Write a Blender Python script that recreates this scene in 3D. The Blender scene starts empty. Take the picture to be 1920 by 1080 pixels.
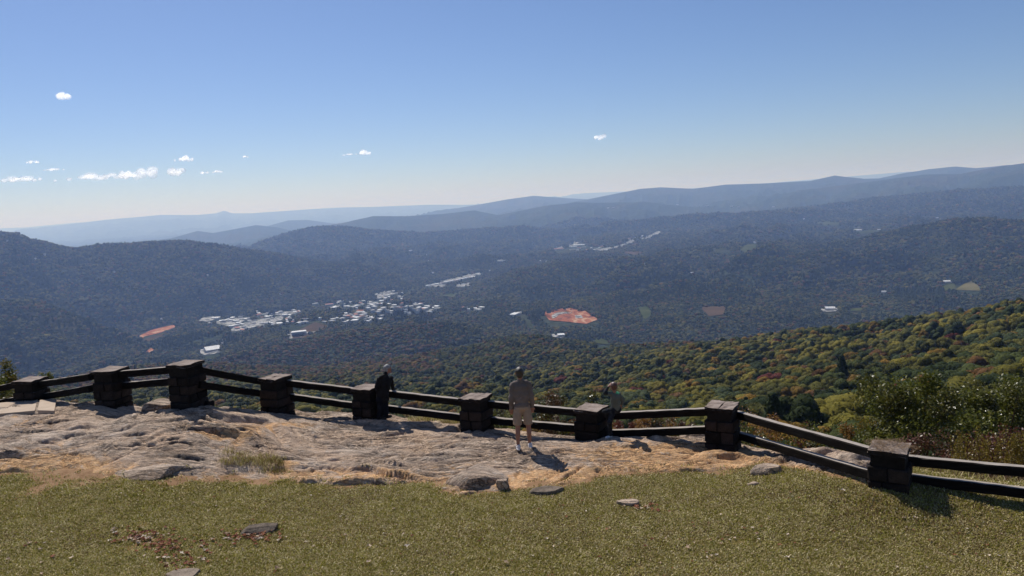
import bpy, bmesh, math, random
import numpy as np
from mathutils import Vector, Matrix, Euler
random.seed(7); RNG = np.random.default_rng(7)
SC = bpy.context.scene; COL = SC.collection
R_ = math.radians

# ------------------------------------------------------------------ camera
FPX = 1450.0; ROLL = R_(3.66); PITCH = math.atan((540-374)/FPX)
fw = np.array([0, math.cos(PITCH), -math.sin(PITCH)]); rt = np.array([1., 0, 0]); up = np.array([0, math.sin(PITCH), math.cos(PITCH)])
RT = math.cos(ROLL)*rt - math.sin(ROLL)*up; UP = math.sin(ROLL)*rt + math.cos(ROLL)*up
cam_d = bpy.data.cameras.new('camera'); cam = bpy.data.objects.new('camera', cam_d); COL.objects.link(cam)
cam_d.sensor_width = 36; cam_d.lens = 36*FPX/1920; cam_d.clip_start = 0.1; cam_d.clip_end = 400000
Mx = Matrix(((RT[0], UP[0], -fw[0]), (RT[1], UP[1], -fw[1]), (RT[2], UP[2], -fw[2])))
cam.matrix_world = Mx.to_4x4()
SC.camera = cam

# ------------------------------------------------------------------ sky and sun
SUN_EL = 48.0; SUN_AZ = -29.0
w = bpy.data.worlds.new('World'); SC.world = w; w.use_nodes = True
wn = w.node_tree; wn.nodes.clear()
sky = wn.nodes.new('ShaderNodeTexSky'); sky.sky_type = 'NISHITA'; sky.sun_disc = False
sky.sun_elevation = R_(SUN_EL); sky.sun_rotation = R_(SUN_AZ); sky.altitude = 1100
sky.air_density = 1.0; sky.dust_density = 0.7; sky.ozone_density = 8.0
bg = wn.nodes.new('ShaderNodeBackground'); bg.inputs[1].default_value = 0.092
wo = wn.nodes.new('ShaderNodeOutputWorld')
tint = wn.nodes.new('ShaderNodeMix'); tint.data_type = 'RGBA'; tint.blend_type = 'MULTIPLY'; tint.inputs[0].default_value = 1; tint.inputs[7].default_value = (1.03, .95, .98, 1)
wn.links.new(sky.outputs[0], tint.inputs[6]); wn.links.new(tint.outputs[2], bg.inputs[0]); wn.links.new(bg.outputs[0], wo.inputs[0])
sd = bpy.data.lights.new('sun', 'SUN'); sd.energy = 5.0; sd.angle = R_(0.53); sd.color = (1, .95, .88)
sun = bpy.data.objects.new('sun', sd); COL.objects.link(sun)
sv = Vector((math.sin(R_(SUN_AZ))*math.cos(R_(SUN_EL)), math.cos(R_(SUN_AZ))*math.cos(R_(SUN_EL)), math.sin(R_(SUN_EL))))
sun.rotation_euler = sv.to_track_quat('Z', 'Y').to_euler(); sun.location = (-20, 30, 60)
SC.view_settings.view_transform = 'Standard'; SC.view_settings.look = 'None'
SC.view_settings.exposure = 0.0; SC.view_settings.gamma = 1.0; SC.view_settings.use_curve_mapping = False
SC.render.engine = 'CYCLES'
SC.cycles.volume_bounces = 1; SC.cycles.max_bounces = 5; SC.cycles.transparent_max_bounces = 16

# ------------------------------------------------------------------ helpers
def D(px, py):
    return fw + (px-960)/FPX*RT - (py-540)/FPX*UP
def P(px, py, Y):
    d = D(px, py); return Vector(d*(Y/d[1]))
def proj(p):                                    # world (n,3) -> photo pixels, depth
    x = p@RT; y = p@UP; z = p@fw
    z = np.where(z < .01, .01, z)
    return 960+FPX*x/z, 540-FPX*y/z, z
def tag(o, label=None, cat=None, group=None, kind=None):
    if label: o['label'] = label
    if cat: o['category'] = cat
    if group: o['group'] = group
    if kind: o['kind'] = kind
    return o
def link(o, parent=None):
    COL.objects.link(o)
    if parent is not None: o.parent = parent
    return o
def mesh_np(name, v, f, mats, smooth=False, mi=None):
    me = bpy.data.meshes.new(name); v = np.asarray(v, dtype=np.float32); f = np.asarray(f, dtype=np.int32)
    k = f.shape[1]
    me.vertices.add(len(v)); me.vertices.foreach_set('co', v.ravel())
    me.loops.add(f.size); me.loops.foreach_set('vertex_index', f.ravel())
    me.polygons.add(len(f)); me.polygons.foreach_set('loop_start', np.arange(0, f.size, k, dtype=np.int32))
    if not isinstance(mats, (list, tuple)): mats = [mats]
    for m in mats: me.materials.append(m)
    if mi is not None: me.polygons.foreach_set('material_index', np.asarray(mi, dtype=np.int32))
    if smooth: me.polygons.foreach_set('use_smooth', np.ones(len(f), dtype=bool))
    me.update(calc_edges=True); me.validate()
    return me
def obj_np(name, v, f, mats, smooth=False, parent=None, mi=None):
    return link(bpy.data.objects.new(name, mesh_np(name, v, f, mats, smooth, mi)), parent)
def obj_bm(name, bm, mats, parent=None, smooth=False):
    me = bpy.data.meshes.new(name); bm.to_mesh(me); bm.free()
    if not isinstance(mats, (list, tuple)): mats = [mats]
    for m in mats: me.materials.append(m)
    if smooth:
        for p in me.polygons: p.use_smooth = True
    return link(bpy.data.objects.new(name, me), parent)
def empty(name, loc, rz=0):
    o = bpy.data.objects.new(name, None); o.location = loc; o.rotation_euler = (0, 0, rz); o.empty_display_size = .2
    return link(o)
def sm(a, b, x):
    t = np.clip((x-a)/(b-a), 0, 1); return t*t*(3-2*t)

# numpy gradient noise
_perm = np.random.default_rng(3).permutation(4096).astype(np.int64)
_ga = np.random.default_rng(4).uniform(0, 2*math.pi, 4096)
_gx, _gy = np.cos(_ga), np.sin(_ga)
def noise(x, y):
    x = np.asarray(x, dtype=np.float64); y = np.asarray(y, dtype=np.float64)
    xi = np.floor(x).astype(np.int64); yi = np.floor(y).astype(np.int64); xf = x-xi; yf = y-yi
    def g(ix, iy, dx, dy):
        h = _perm[(_perm[ix & 4095]+iy) & 4095]; return _gx[h]*dx+_gy[h]*dy
    u = xf**3*(xf*(xf*6-15)+10); v = yf**3*(yf*(yf*6-15)+10)
    a = g(xi, yi, xf, yf); b = g(xi+1, yi, xf-1, yf); c = g(xi, yi+1, xf, yf-1); d = g(xi+1, yi+1, xf-1, yf-1)
    return 1.5*((a*(1-u)+b*u)*(1-v)+(c*(1-u)+d*u)*v)
def fbm(x, y, o=4, g=.5):
    s = 0; a = 1; t = 0
    for i in range(o):
        s = s+a*noise(x*2**i+17.3*i, y*2**i-9.1*i); t += a; a *= g
    return s/t

# ------------------------------------------------------------------ materials
class NT:
    def __init__(s, name):
        s.m = bpy.data.materials.new(name); s.m.use_nodes = True; s.t = s.m.node_tree; s.t.nodes.clear()
        s.out = s.n('ShaderNodeOutputMaterial')
    def n(s, ty, **kw):
        nd = s.t.nodes.new(ty)
        for k, v in kw.items(): setattr(nd, k, v)
        return nd
    def l(s, a, b): s.t.links.new(a, b)
    def set(s, sock, v):
        if hasattr(v, 'is_linked') or isinstance(v, bpy.types.NodeSocket): s.l(v, sock)
        else: sock.default_value = v
    def coords(s, kind='Object'): return s.n('ShaderNodeTexCoord').outputs[kind]
    def pos(s): return s.n('ShaderNodeNewGeometry').outputs['Position']
    def mapping(s, vec, scale=(1, 1, 1), rot=(0, 0, 0)):
        m = s.n('ShaderNodeMapping'); s.l(vec, m.inputs[0]); m.inputs['Scale'].default_value = scale; m.inputs['Rotation'].default_value = rot
        return m.outputs[0]
    def noise(s, vec, scale, detail=4, rough=.55, dist=0):
        m = s.n('ShaderNodeTexNoise'); s.l(vec, m.inputs['Vector']); m.inputs['Scale'].default_value = scale
        m.inputs['Detail'].default_value = detail; m.inputs['Roughness'].default_value = rough; m.inputs['Distortion'].default_value = dist
        return m.outputs['Fac']
    def ramp(s, fac, stops):
        r = s.n('ShaderNodeValToRGB'); s.l(fac, r.inputs[0]); e = r.color_ramp.elements
        while len(e) > 1: e.remove(e[-1])
        e[0].position = stops[0][0]; e[0].color = tuple(stops[0][1])+(1,) if not isinstance(stops[0][1], float) else (stops[0][1],)*3+(1,)
        for p, c in stops[1:]:
            q = e.new(p); q.color = tuple(c)+(1,) if not isinstance(c, float) else (c,)*3+(1,)
        return r.outputs[0]
    def mix(s, fac, a, b, mode='MIX'):
        m = s.n('ShaderNodeMix', data_type='RGBA', blend_type=mode)
        s.set(m.inputs[0], fac)
        for i, v in ((6, a), (7, b)):
            if isinstance(v, (tuple, list)): m.inputs[i].default_value = tuple(v)+(1,) if len(v) == 3 else v
            else: s.l(v, m.inputs[i])
        return m.outputs[2]
    def math(s, op, a, b=0.):
        m = s.n('ShaderNodeMath', operation=op); s.set(m.inputs[0], a); s.set(m.inputs[1], b); return m.outputs[0]
    def bump(s, h, strength, dist):
        b = s.n('ShaderNodeBump'); s.l(h, b.inputs['Height']); b.inputs['Strength'].default_value = strength; b.inputs['Distance'].default_value = dist
        return b.outputs[0]
    def attr(s, name, out='Fac', ty='GEOMETRY'):
        a = s.n('ShaderNodeAttribute', attribute_type=ty, attribute_name=name); return a.outputs[out]
    def bsdf(s, col, rough=.8, normal=None, spec=.3):
        b = s.n('ShaderNodeBsdfPrincipled')
        if isinstance(col, (tuple, list)): b.inputs['Base Color'].default_value = tuple(col)+(1,)
        else: s.l(col, b.inputs['Base Color'])
        s.set(b.inputs['Roughness'], rough); b.inputs['Specular IOR Level'].default_value = spec
        if normal is not None: s.l(normal, b.inputs['Normal'])
        return b
    def done(s, sh): s.l(sh if isinstance(sh, bpy.types.NodeSocket) else sh.outputs[0], s.out.inputs[0]); return s.m

def simple(name, c1, c2, scale=8, rough=.85, bump=.0, spec=.15, coord='Object'):
    t = NT(name); v = t.coords(coord); n = t.noise(v, scale, 5)
    col = t.mix(t.ramp(n, [(.3, 0.), (.7, 1.)]), c1, c2)
    nm = t.bump(n, bump, .02) if bump else None
    return t.done(t.bsdf(col, rough, nm, spec))
def leafmat(name, cols, transl=.25, rough=.5, spec=.35, rnd=True, lumpy=False):
    """leaf colour varied per object/instance and by leaf clump"""
    t = NT(name); v = t.coords('Object')
    n = t.noise(v, 1.3, 3)
    if rnd:
        oi = t.n('ShaderNodeObjectInfo').outputs['Random']
        f = t.math('ADD', t.math('MULTIPLY', oi, .6), t.math('MULTIPLY', n, .55))
    else: f = n
    k = len(cols); st = [(.15+.75*i/(k-1), c) for i, c in enumerate(cols)]
    col = t.ramp(f, st)
    bn = t.bump(t.noise(v, 2.4, 4, .7), .9, .35) if lumpy else None
    b = t.bsdf(t.mix(.55, col, t.ramp(t.noise(v, 1.6, 5, .75), [(.34, (.12, .12, .12)), (.62, (.85, .85, .85))]), 'OVERLAY') if lumpy else col, rough, bn, spec)
    tr = t.n('ShaderNodeBsdfTranslucent'); t.l(t.mix(.5, col, (.9, .85, .3), 'MULTIPLY'), tr.inputs[0])
    tr2 = t.n('ShaderNodeBsdfTranslucent'); t.l(col, tr2.inputs[0])
    m = t.n('ShaderNodeMixShader'); m.inputs[0].default_value = transl; t.l(b.outputs[0], m.inputs[1]); t.l(tr2.outputs[0], m.inputs[2])
    t.t.nodes.remove(tr)
    return t.done(m)

def rock_mat():
    t = NT('weathered_gneiss'); p = t.coords('Object')
    warp = t.n('ShaderNodeVectorMath', operation='ADD')
    nz = t.n('ShaderNodeTexNoise'); t.l(p, nz.inputs['Vector']); nz.inputs['Scale'].default_value = .45; nz.inputs['Detail'].default_value = 3
    sc = t.n('ShaderNodeVectorMath', operation='SCALE'); t.l(nz.outputs['Color'], sc.inputs[0]); sc.inputs['Scale'].default_value = .9
    t.l(p, warp.inputs[0]); t.l(sc.outputs[0], warp.inputs[1]); q = warp.outputs[0]
    st = t.noise(t.mapping(q, (.5, 3.2, 1.5), (0, 0, R_(8))), 2.0, 8, .68)
    st2 = t.noise(t.mapping(q, (1.2, 9, 3), (0, 0, R_(-5))), 2.2, 6, .7)
    big = t.noise(p, .55, 4, .6)
    grain = t.noise(p, 38, 3, .7)
    base = t.ramp(st, [(.30, (.12, .085, .062)), (.40, (.31, .235, .18)), (.52, (.46, .365, .285)), (.68, (.62, .515, .41))])
    tan = t.ramp(st2, [(.3, (.40, .26, .17)), (.6, (.54, .40, .28)), (.8, (.64, .52, .40))])
    c = t.mix(t.ramp(big, [(.40, 0.), (.62, 1.)]), base, tan)
    c = t.mix(t.ramp(st2, [(.33, .85), (.45, 0.)]), c, (.07, .055, .05))
    sand = t.attr('sand')
    sf = t.ramp(t.math('ADD', sand, t.math('MULTIPLY', t.math('SUBTRACT', t.noise(p, 4, 6, .7), .5), 1.1)), [(.42, 0.), (.66, 1.)])
    sandc = t.ramp(t.noise(p, 11, 5, .7), [(.3, (.50, .25, .095)), (.55, (.68, .40, .18)), (.75, (.68, .46, .27))])
    c = t.mix(t.math('MULTIPLY', sf, .82), c, sandc)
    w2 = t.mapping(q, (.9, 5.5, 3), (0, 0, R_(6)))
    k1 = t.math('ABSOLUTE', t.math('SUBTRACT', t.noise(w2, 1.3, 5, .6), .5)); k2 = t.math('ABSOLUTE', t.math('SUBTRACT', t.noise(t.mapping(q, (1.4, 13, 5), (0, 0, R_(-3))), 1.9, 5, .62), .5))
    f1 = t.ramp(k1, [(.0, 1.), (.030, 0.)]); f2 = t.ramp(k2, [(.0, .9), (.024, 0.)])
    gate = t.ramp(t.noise(p, .8, 4), [(.42, .15), (.58, 1.)])
    crk = t.math('MULTIPLY', t.math('MAXIMUM', f1, f2), gate)
    c = t.mix(t.math('MULTIPLY', crk, .75), c, (.045, .032, .026))
    c = t.mix(t.math('MINIMUM', t.attr('crevice_dark'), .8), c, (.05, .038, .03))  # darker tone along the carved crevices
    lich = t.ramp(t.noise(p, 6.5, 6, .75), [(.56, 0.), (.66, .55)]); c = t.mix(lich, c, (.50, .46, .42))
    c = t.mix(.45, c, t.ramp(grain, [(.3, (.25, .22, .2)), (.7, (.95, .9, .85))]), 'OVERLAY')
    hs = t.math('ADD', t.math('MULTIPLY', st, 1.0), t.math('ADD', t.math('MULTIPLY', st2, .7), t.math('SUBTRACT', t.math('MULTIPLY', grain, .16), t.math('MULTIPLY', crk, .4))))
    nm = t.bump(hs, 1.0, .07)
    return t.done(t.bsdf(c, .82, nm, .3))
def lawn_mat():
    t = NT('lawn_soil_and_turf'); p = t.coords('Object')
    a = t.noise(p, .5, 4, .6); b = t.noise(p, 5, 5, .7); c = t.noise(p, 45, 3, .7)
    col = t.ramp(a, [(.35, (.14, .125, .025)), (.55, (.19, .15, .05)), (.7, (.24, .15, .07))])
    col = t.mix(.7, col, t.ramp(c, [(.3, (.1, .1, .1)), (.7, (.9, .9, .8))]), 'OVERLAY')
    bare = t.ramp(t.math('ADD', t.attr('bare'), t.math('MULTIPLY', t.math('SUBTRACT', b, .5), .9)), [(.4, 0.), (.65, 1.)])
    col = t.mix(bare, col, t.ramp(b, [(.3, (.22, .12, .06)), (.7, (.36, .23, .13))]))
    return t.done(t.bsdf(col, .95, t.bump(c, .8, .03), .1))
def slope_mat():
    t = NT('leaf_litter_slope'); p = t.coords('Object'); b = t.noise(p, .9, 7, .7)
    return t.done(t.bsdf(t.ramp(b, [(.3, (.03, .035, .012)), (.55, (.07, .055, .025)), (.75, (.13, .08, .04))]), .95, t.bump(b, .8, .3), .1))
def terrain_mat():
    t = NT('distant_forest_floor'); p = t.coords('Object')
    a = t.noise(p, .0012, 6, .65); b = t.noise(p, .02, 6, .75)
    v = t.n('ShaderNodeTexVoronoi'); t.l(p, v.inputs['Vector']); v.inputs['Scale'].default_value = .035
    col = t.ramp(a, [(.3, (.018, .030, .012)), (.5, (.030, .040, .016)), (.66, (.050, .045, .020)), (.8, (.075, .055, .025))])
    col = t.mix(.6, col, t.ramp(b, [(.3, (.2, .2, .2)), (.7, (.85, .85, .8))]), 'OVERLAY')
    return t.done(t.bsdf(col, .95, t.bump(t.math('ADD', v.outputs['Distance'], b), 1., 14), .05))
def concrete_mat():
    t = NT('tan_concrete'); p = t.coords('Object'); a = t.noise(p, 2, 6, .7); b = t.noise(p, 40, 2)
    c = t.ramp(a, [(.3, (.36, .27, .19)), (.7, (.47, .37, .28))])
    return t.done(t.bsdf(c, .85, t.bump(b, .3, .01), .3))
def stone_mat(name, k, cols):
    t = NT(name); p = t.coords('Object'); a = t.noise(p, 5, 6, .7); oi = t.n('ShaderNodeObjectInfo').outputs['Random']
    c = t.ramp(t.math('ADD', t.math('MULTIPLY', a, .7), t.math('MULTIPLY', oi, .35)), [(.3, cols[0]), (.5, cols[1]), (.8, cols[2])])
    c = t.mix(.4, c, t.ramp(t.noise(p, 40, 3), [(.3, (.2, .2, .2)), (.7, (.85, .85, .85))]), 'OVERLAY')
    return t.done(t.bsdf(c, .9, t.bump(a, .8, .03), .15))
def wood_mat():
    t = NT('dark_weathered_timber_lit_top'); p = t.coords('Object')
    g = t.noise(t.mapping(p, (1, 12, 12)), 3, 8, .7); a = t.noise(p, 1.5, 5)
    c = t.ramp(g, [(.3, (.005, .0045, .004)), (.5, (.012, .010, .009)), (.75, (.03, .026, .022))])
    # pale upper faces: sunlight on the rail tops painted into the colour
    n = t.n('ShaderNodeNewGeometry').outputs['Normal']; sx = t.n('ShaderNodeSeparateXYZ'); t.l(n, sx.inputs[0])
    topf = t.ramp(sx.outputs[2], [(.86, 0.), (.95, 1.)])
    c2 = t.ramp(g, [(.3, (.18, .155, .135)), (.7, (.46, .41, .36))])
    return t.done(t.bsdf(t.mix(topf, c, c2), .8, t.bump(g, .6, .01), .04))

M = {}
M['rock'] = rock_mat(); M['lawn'] = lawn_mat(); M['slope'] = slope_mat(); M['terrain'] = terrain_mat(); M['concrete'] = concrete_mat()
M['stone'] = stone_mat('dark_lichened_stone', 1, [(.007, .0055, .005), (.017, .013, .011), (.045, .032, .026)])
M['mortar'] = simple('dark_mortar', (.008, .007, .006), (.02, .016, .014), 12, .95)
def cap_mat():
    t = NT('cap_stone_painted_sunlit_top'); p = t.coords('Object'); a = t.noise(p, 6, 7, .7); n = t.n('ShaderNodeNewGeometry').outputs['Normal']; sx = t.n('ShaderNodeSeparateXYZ'); t.l(n, sx.inputs[0])
    f = t.ramp(t.math('ADD', sx.outputs[2], t.math('MULTIPLY', t.math('SUBTRACT', a, .5), .4)), [(.62, 0.), (.85, 1.)])  # upward faces pale, sides near black: sunlight and shade painted into the colour
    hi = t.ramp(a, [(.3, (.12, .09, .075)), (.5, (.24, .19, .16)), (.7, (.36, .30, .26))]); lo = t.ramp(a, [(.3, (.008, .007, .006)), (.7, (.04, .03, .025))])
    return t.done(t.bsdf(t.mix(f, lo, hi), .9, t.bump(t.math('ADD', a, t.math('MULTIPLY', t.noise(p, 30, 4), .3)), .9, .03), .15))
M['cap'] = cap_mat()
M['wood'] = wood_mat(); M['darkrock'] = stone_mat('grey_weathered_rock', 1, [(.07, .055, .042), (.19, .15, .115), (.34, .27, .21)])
M['bark'] = simple('grey_brown_bark', (.04, .03, .022), (.11, .085, .065), 6, .95, .5)
M['twig'] = simple('twig', (.05, .035, .025), (.12, .09, .06), 20, .9)

# ------------------------------------------------------------------ fence layout (pillar caps: photo pixel + depth, base row)
PIL = [  # px, py of cap centre, depth, py of front base, yaw deg
 (56, 710.5, 20.3, 746, -10), (206, 691, 19.0, 752, -16), (347, 679.5, 18.2, 758, -20), (515, 706, 19.8, 773, -27), (688, 725, 19.4, 792, -27),
 (891, 743, 18.3, 812, -27), (1108, 763, 17.5, 827, -33), (1354, 758.5, 16.6, 843, -31), (1668, 837, 12.9, 917, -34), (2010, 868, 11.8, 968, -34)]
PT = [P(a, b, Y) for a, b, Y, _, _ in PIL]
PB = [P(a, d, Y-.28) for a, b, Y, d, _ in PIL]
# ------------------------------------------------------------------ near ground height
ctl = [tuple(p) for p in PB]
for px, py, Y in ((984, 848, 16.3), (718, 797, 19.0), (1140, 823, 17.0)):
    ctl.append(tuple(P(px, py, Y)))
def atz(px, py, z):
    d = D(px, py); return tuple(d*(z/d[2]))
for px, py, z in ((0, 1080, -5.05), (480, 1080, -5.2), (960, 1080, -5.3), (1440, 1080, -5.45), (1920, 1080, -5.55), (0, 890, -4.85), (480, 893, -5.2), (960, 918, -5.42),
                  (1400, 880, -5.65), (1700, 980, -5.55), (1920, 985, -5.55), (100, 765, -4.45), (40, 820, -4.62), (350, 790, -4.52), (340, 822, -4.66), (330, 862, -4.88), (240, 775, -4.5), (600, 830, -5.32), (800, 850, -5.4)):
    ctl.append(atz(px, py, z))
ctl += [(-16, 20.5, -4.75), (-22, 19, -5.1), (12, 11, -5.6), (16, 8, -5.7), (0, 0, -5.1), (-15, 0, -5.0), (15, 0, -5.5), (0, -20, -5.0), (-25, -20, -5), (25, -20, -5.3), (30, 5, -5.9), (-30, 8, -5.3)]
ctl = np.array(ctl); n_ = len(ctl)
def tps(r): return np.where(r > 1e-9, r*r*np.log(np.maximum(r, 1e-9)), 0)
A = np.zeros((n_+3, n_+3)); dd = np.linalg.norm(ctl[:, None, :2]-ctl[None, :, :2], axis=2)
A[:n_, :n_] = tps(dd)+np.eye(n_)*.12; A[:n_, n_] = 1; A[:n_, n_+1:] = ctl[:, :2]; A[n_:, :n_] = A[:n_, n_:].T
cf = np.linalg.solve(A, np.concatenate([ctl[:, 2], [0, 0, 0]]))
fx = np.array([p.x for p in PT]); fy = np.array([p.y for p in PT])
fX = np.concatenate([[-45, -24], fx, [14, 45]]); fY = np.concatenate([[22, 21.5], fy, [10.8, 6]])
mX = np.array([-45, -14, -9.5, -8, -6, -3.5, 0, 2, 4.6, 6, 8, 12, 45]); mY = np.array([.5, .35, .3, .5, 1.0, 1.5, 1.0, .9, 1.4, 2.2, 1.8, 1.5, 1.5])
def g0(x, y):
    x = np.asarray(x, float); y = np.asarray(y, float)
    yl = np.interp(x, fX, fY)+.5; yc = np.minimum(y, yl)
    s = cf[n_]+cf[n_+1]*x+cf[n_+2]*yc
    for i in range(n_):
        s = s+cf[i]*tps(np.hypot(x-ctl[i, 0], yc-ctl[i, 1]))
    d = y-(np.interp(x, fX, fY)+np.interp(x, mX, mY))
    s = s-.75*np.logaddexp(0, d*1.6)/1.6
    return s
# lawn / rock border (photo pixels on the ground)
bpx = [(-500, 885), (-120, 888), (0, 890), (100, 893), (200, 896), (350, 894), (500, 896), (600, 901), (700, 899), (800, 905), (870, 917), (950, 921), (1010, 908), (1080, 893), (1180, 886), (1300, 878), (1380, 868), (1430, 866), (1480, 874), (1540, 886), (1625, 902)]
def ground_at(px, py):
    d = D(px, py); t = np.linspace(8, 40, 900); zz = g0(d[0]/d[1]*t, t); ray = d[2]/d[1]*t
    k_ = ray < zz; i = np.argmax(k_) if k_.any() else int(np.argmin(np.abs(ray[:340]-zz[:340]))); return Vector((d[0]/d[1]*t[i], t[i], float(zz[i])))
bw = [ground_at(*b) for b in bpx]
bX = np.array([b.x for b in bw]+[bw[-1].x+1.2, 45]); bY = np.array([b.y for b in bw]+[bw[-1].y+1.6, 14])
o_ = np.argsort(bX); bX = bX[o_]; bY = bY[o_]
def rockdist(x, y):          # >0 on the rock side
    return y-np.interp(x, bX, bY)+.55*fbm(x*.7, y*.9, 4)*sm(7, 3.5, x)+.26*fbm(x*2.6, y*3.5, 4)
def relief(x, y):
    wx = fbm(x*.35, y*.35+5, 3); wy = fbm(x*.4+9, y*.4, 3)
    q = y+.10*x+1.3*wy; u = x+1.2*wx
    h = .10*fbm(u*.33, q*.9, 4)
    a = np.abs(fbm(u*.45+3, q*2.6, 4)); h = h-.07*np.exp(-a*12)
    st = (q*1.15+.5*fbm(u*.5, q*.6, 3)); fr = st-np.floor(st)
    msk = sm(-.05, .35, fbm(x*.3+31, y*.5, 3))
    h = h+msk*.15*(sm(0, .15, fr)-fr)
    st = (q*3.1+.9*fbm(u*.7+40, q*.8, 3)); fr = st-np.floor(st)
    h = h+sm(-.2, .3, fbm(x*.5+61, y*.9, 3))*.060*(sm(0, .30, fr)-fr)
    h = h+.020*fbm(u*2.2, q*11, 4)+.012*fbm(x*12, y*16, 2)
    return h
def grid(x0, x1, nx, y0, y1, ny):
    X, Y = np.meshgrid(np.linspace(x0, x1, nx), np.linspace(y0, y1, ny)); return X.ravel(), Y.ravel()
def gridfaces(nx, ny):
    i = np.arange(nx*ny).reshape(ny, nx); return np.stack([i[:-1, :-1], i[:-1, 1:], i[1:, 1:], i[1:, :-1]], -1).reshape(-1, 4)
def add_attr(me, name, v):
    a = me.attributes.new(name, 'FLOAT', 'POINT'); a.data.foreach_set('value', np.asarray(v, dtype=np.float32))
# flat pads under what stands on the rock
pads = [(p.x, p.y, .7) for p in PT]
def padmask(x, y):
    m = 0*x
    for a, b, r in pads: m = np.maximum(m, 1-sm(r*.6, r*1.5, np.hypot(x-a, y-b)))
    return m
CREV = [(110, 792, .8, .06, .10), (228, 809, .30, .07, .14), (255, 818, .25, .05, .12), (318, 827, .22, .05, .12), (338, 835, .28, .06, .15), (356, 867, .34, .07, .16), (715, 827, .55, .06, .13), (838, 894, .38, .07, .15), (600, 823, .6, .04, .08),
        (650, 838, .8, .04, .08), (150, 819, .5, .05, .09), (88, 830, .2, .05, .12), (560, 806, .4, .04, .07), (440, 786, .5, .04, .08), (700, 872, .6, .04, .08), (1262, 857, .30, .05, .10), (1288, 850, .22, .06, .13), (1280, 864, .4, .05, .10), (1180, 868, .7, .04, .08),
        (900, 845, .7, .04, .07), (820, 858, .9, .05, .08), (520, 845, .8, .04, .08), (390, 812, .7, .05, .10), (60, 812, .8, .05, .09), (180, 850, .7, .04, .08), (300, 850, .6, .05, .09), (1060, 838, .6, .04, .07), (760, 885, .7, .05, .09), (930, 880, .8, .05, .10), (1120, 856, .5, .04, .08), (250, 838, .9, .05, .09), (470, 820, .5, .04, .08)]
CREV = [(ground_at(a, b), l, w_, d_) for a, b, l, w_, d_ in CREV]
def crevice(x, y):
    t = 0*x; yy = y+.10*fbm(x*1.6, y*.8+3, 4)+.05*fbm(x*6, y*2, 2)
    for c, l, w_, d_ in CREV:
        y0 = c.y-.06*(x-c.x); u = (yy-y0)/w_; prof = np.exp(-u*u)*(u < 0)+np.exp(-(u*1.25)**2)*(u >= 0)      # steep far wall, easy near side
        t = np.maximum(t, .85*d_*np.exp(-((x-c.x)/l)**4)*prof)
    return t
def zrock(x, y):
    d = rockdist(x, y); r = relief(x, y)-crevice(x, y)*sm(-.1, 1.6, d)*(1-.7*padmask(x, y))
    return g0(x, y)+.05*sm(0, .5, d)+r*1.0-.5*sm(0, -.9, d)
def zlawn(x, y):
    d = rockdist(x, y)
    return g0(x, y)+.03*fbm(x*.7, y*.7, 3)+.012*fbm(x*4, y*4, 2)-.45*sm(.1, 1.1, d)
def zground(x, y):
    return np.maximum(zrock(np.asarray(x, float), np.asarray(y, float)), zlawn(np.asarray(x, float), np.asarray(y, float)))
nx, ny = 900, 400
X, Y = grid(-17.5, 9.5, nx, 9.5, 22.5, ny)
Z = zrock(X, Y)
rk = obj_np('rock_outcrop', np.stack([X, Y, Z], 1), gridfaces(nx, ny), M['rock'], True); tag(rk, kind='structure')
s_ = .34*sm(-.05, .5, fbm(X*.28+7, Y*.5, 3))+.25*sm(.01, -.06, relief(X, Y))
ppx, ppy, _ = proj(np.stack([X, Y, Z], 1))
for cx, cy, rx, ry, k in ((1230, 848, 190, 26, .75), (60, 870, 190, 24, .55), (1000, 800, 70, 14, .4), (560, 795, 80, 8, .35), (940, 900, 120, 12, .5), (480, 800, 60, 9, .3), (1120, 890, 120, 14, .6), (700, 885, 160, 12, .35), (540, 868, 30, 6, .4), (880, 870, 60, 9, .4), (430, 815, 60, 8, .5)):
    s_ = s_+k*np.exp(-((ppx-cx)/rx)**2-((ppy-cy)/ry)**2)
s_ = s_+.5*np.exp(-np.clip(rockdist(X, Y), 0, 9)/.5)
add_attr(rk.data, 'sand', s_-3*crevice(X, Y)); add_attr(rk.data, 'crevice_dark', crevice(X, Y)*9)
nx, ny = 420, 300
X, Y = grid(-24, 22, nx, -6, 19.5, ny); Z = zlawn(X, Y)
lw = obj_np('lawn', np.stack([X, Y, Z], 1), gridfaces(nx, ny), M['lawn'], True); tag(lw, kind='structure')
b_ = np.exp(-np.clip(-rockdist(X, Y), 0, 9)/.45)*.9+.4*sm(.0, .5, fbm(X*.8+50, Y*1.0, 4))
ppx, ppy, _ = proj(np.stack([X, Y, Z], 1))
for cx, cy, rx, ry, k in ((270, 1010, 75, 25, .5), (1390, 1015, 90, 12, .45), (480, 1008, 60, 14, .4), (1220, 958, 60, 10, .5), (1150, 1070, 200, 20, .25)):
    b_ = b_+k*np.exp(-((ppx-cx)/rx)**2-((ppy-cy)/ry)**2)
add_attr(lw.data, 'bare', b_)
# slope falling away behind and beside the overlook
nx, ny = 260, 260
X, Y = grid(-70, 70, nx, -45, 75, ny)
Z = g0(np.clip(X, -24, 24), np.clip(Y, -20, 60))+1.2*fbm(X*.12, Y*.12, 4)*sm(26, 45, np.hypot(X, Y-10))-.12
inner = (X > -17.3) & (X < 9.3) & (Y > 9.7) & (Y < 22.3)
Z = Z-np.where(inner, .6, 0)-.25*np.where((X > -23.8) & (X < 21.8) & (Y > -5.8) & (Y < 19), 1, 0)-.5*sm(20, 60, np.abs(X))*5
sl = obj_np('hillside', np.stack([X, Y, Z], 1), gridfaces(nx, ny), M['slope'], True); tag(sl, kind='structure')

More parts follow.
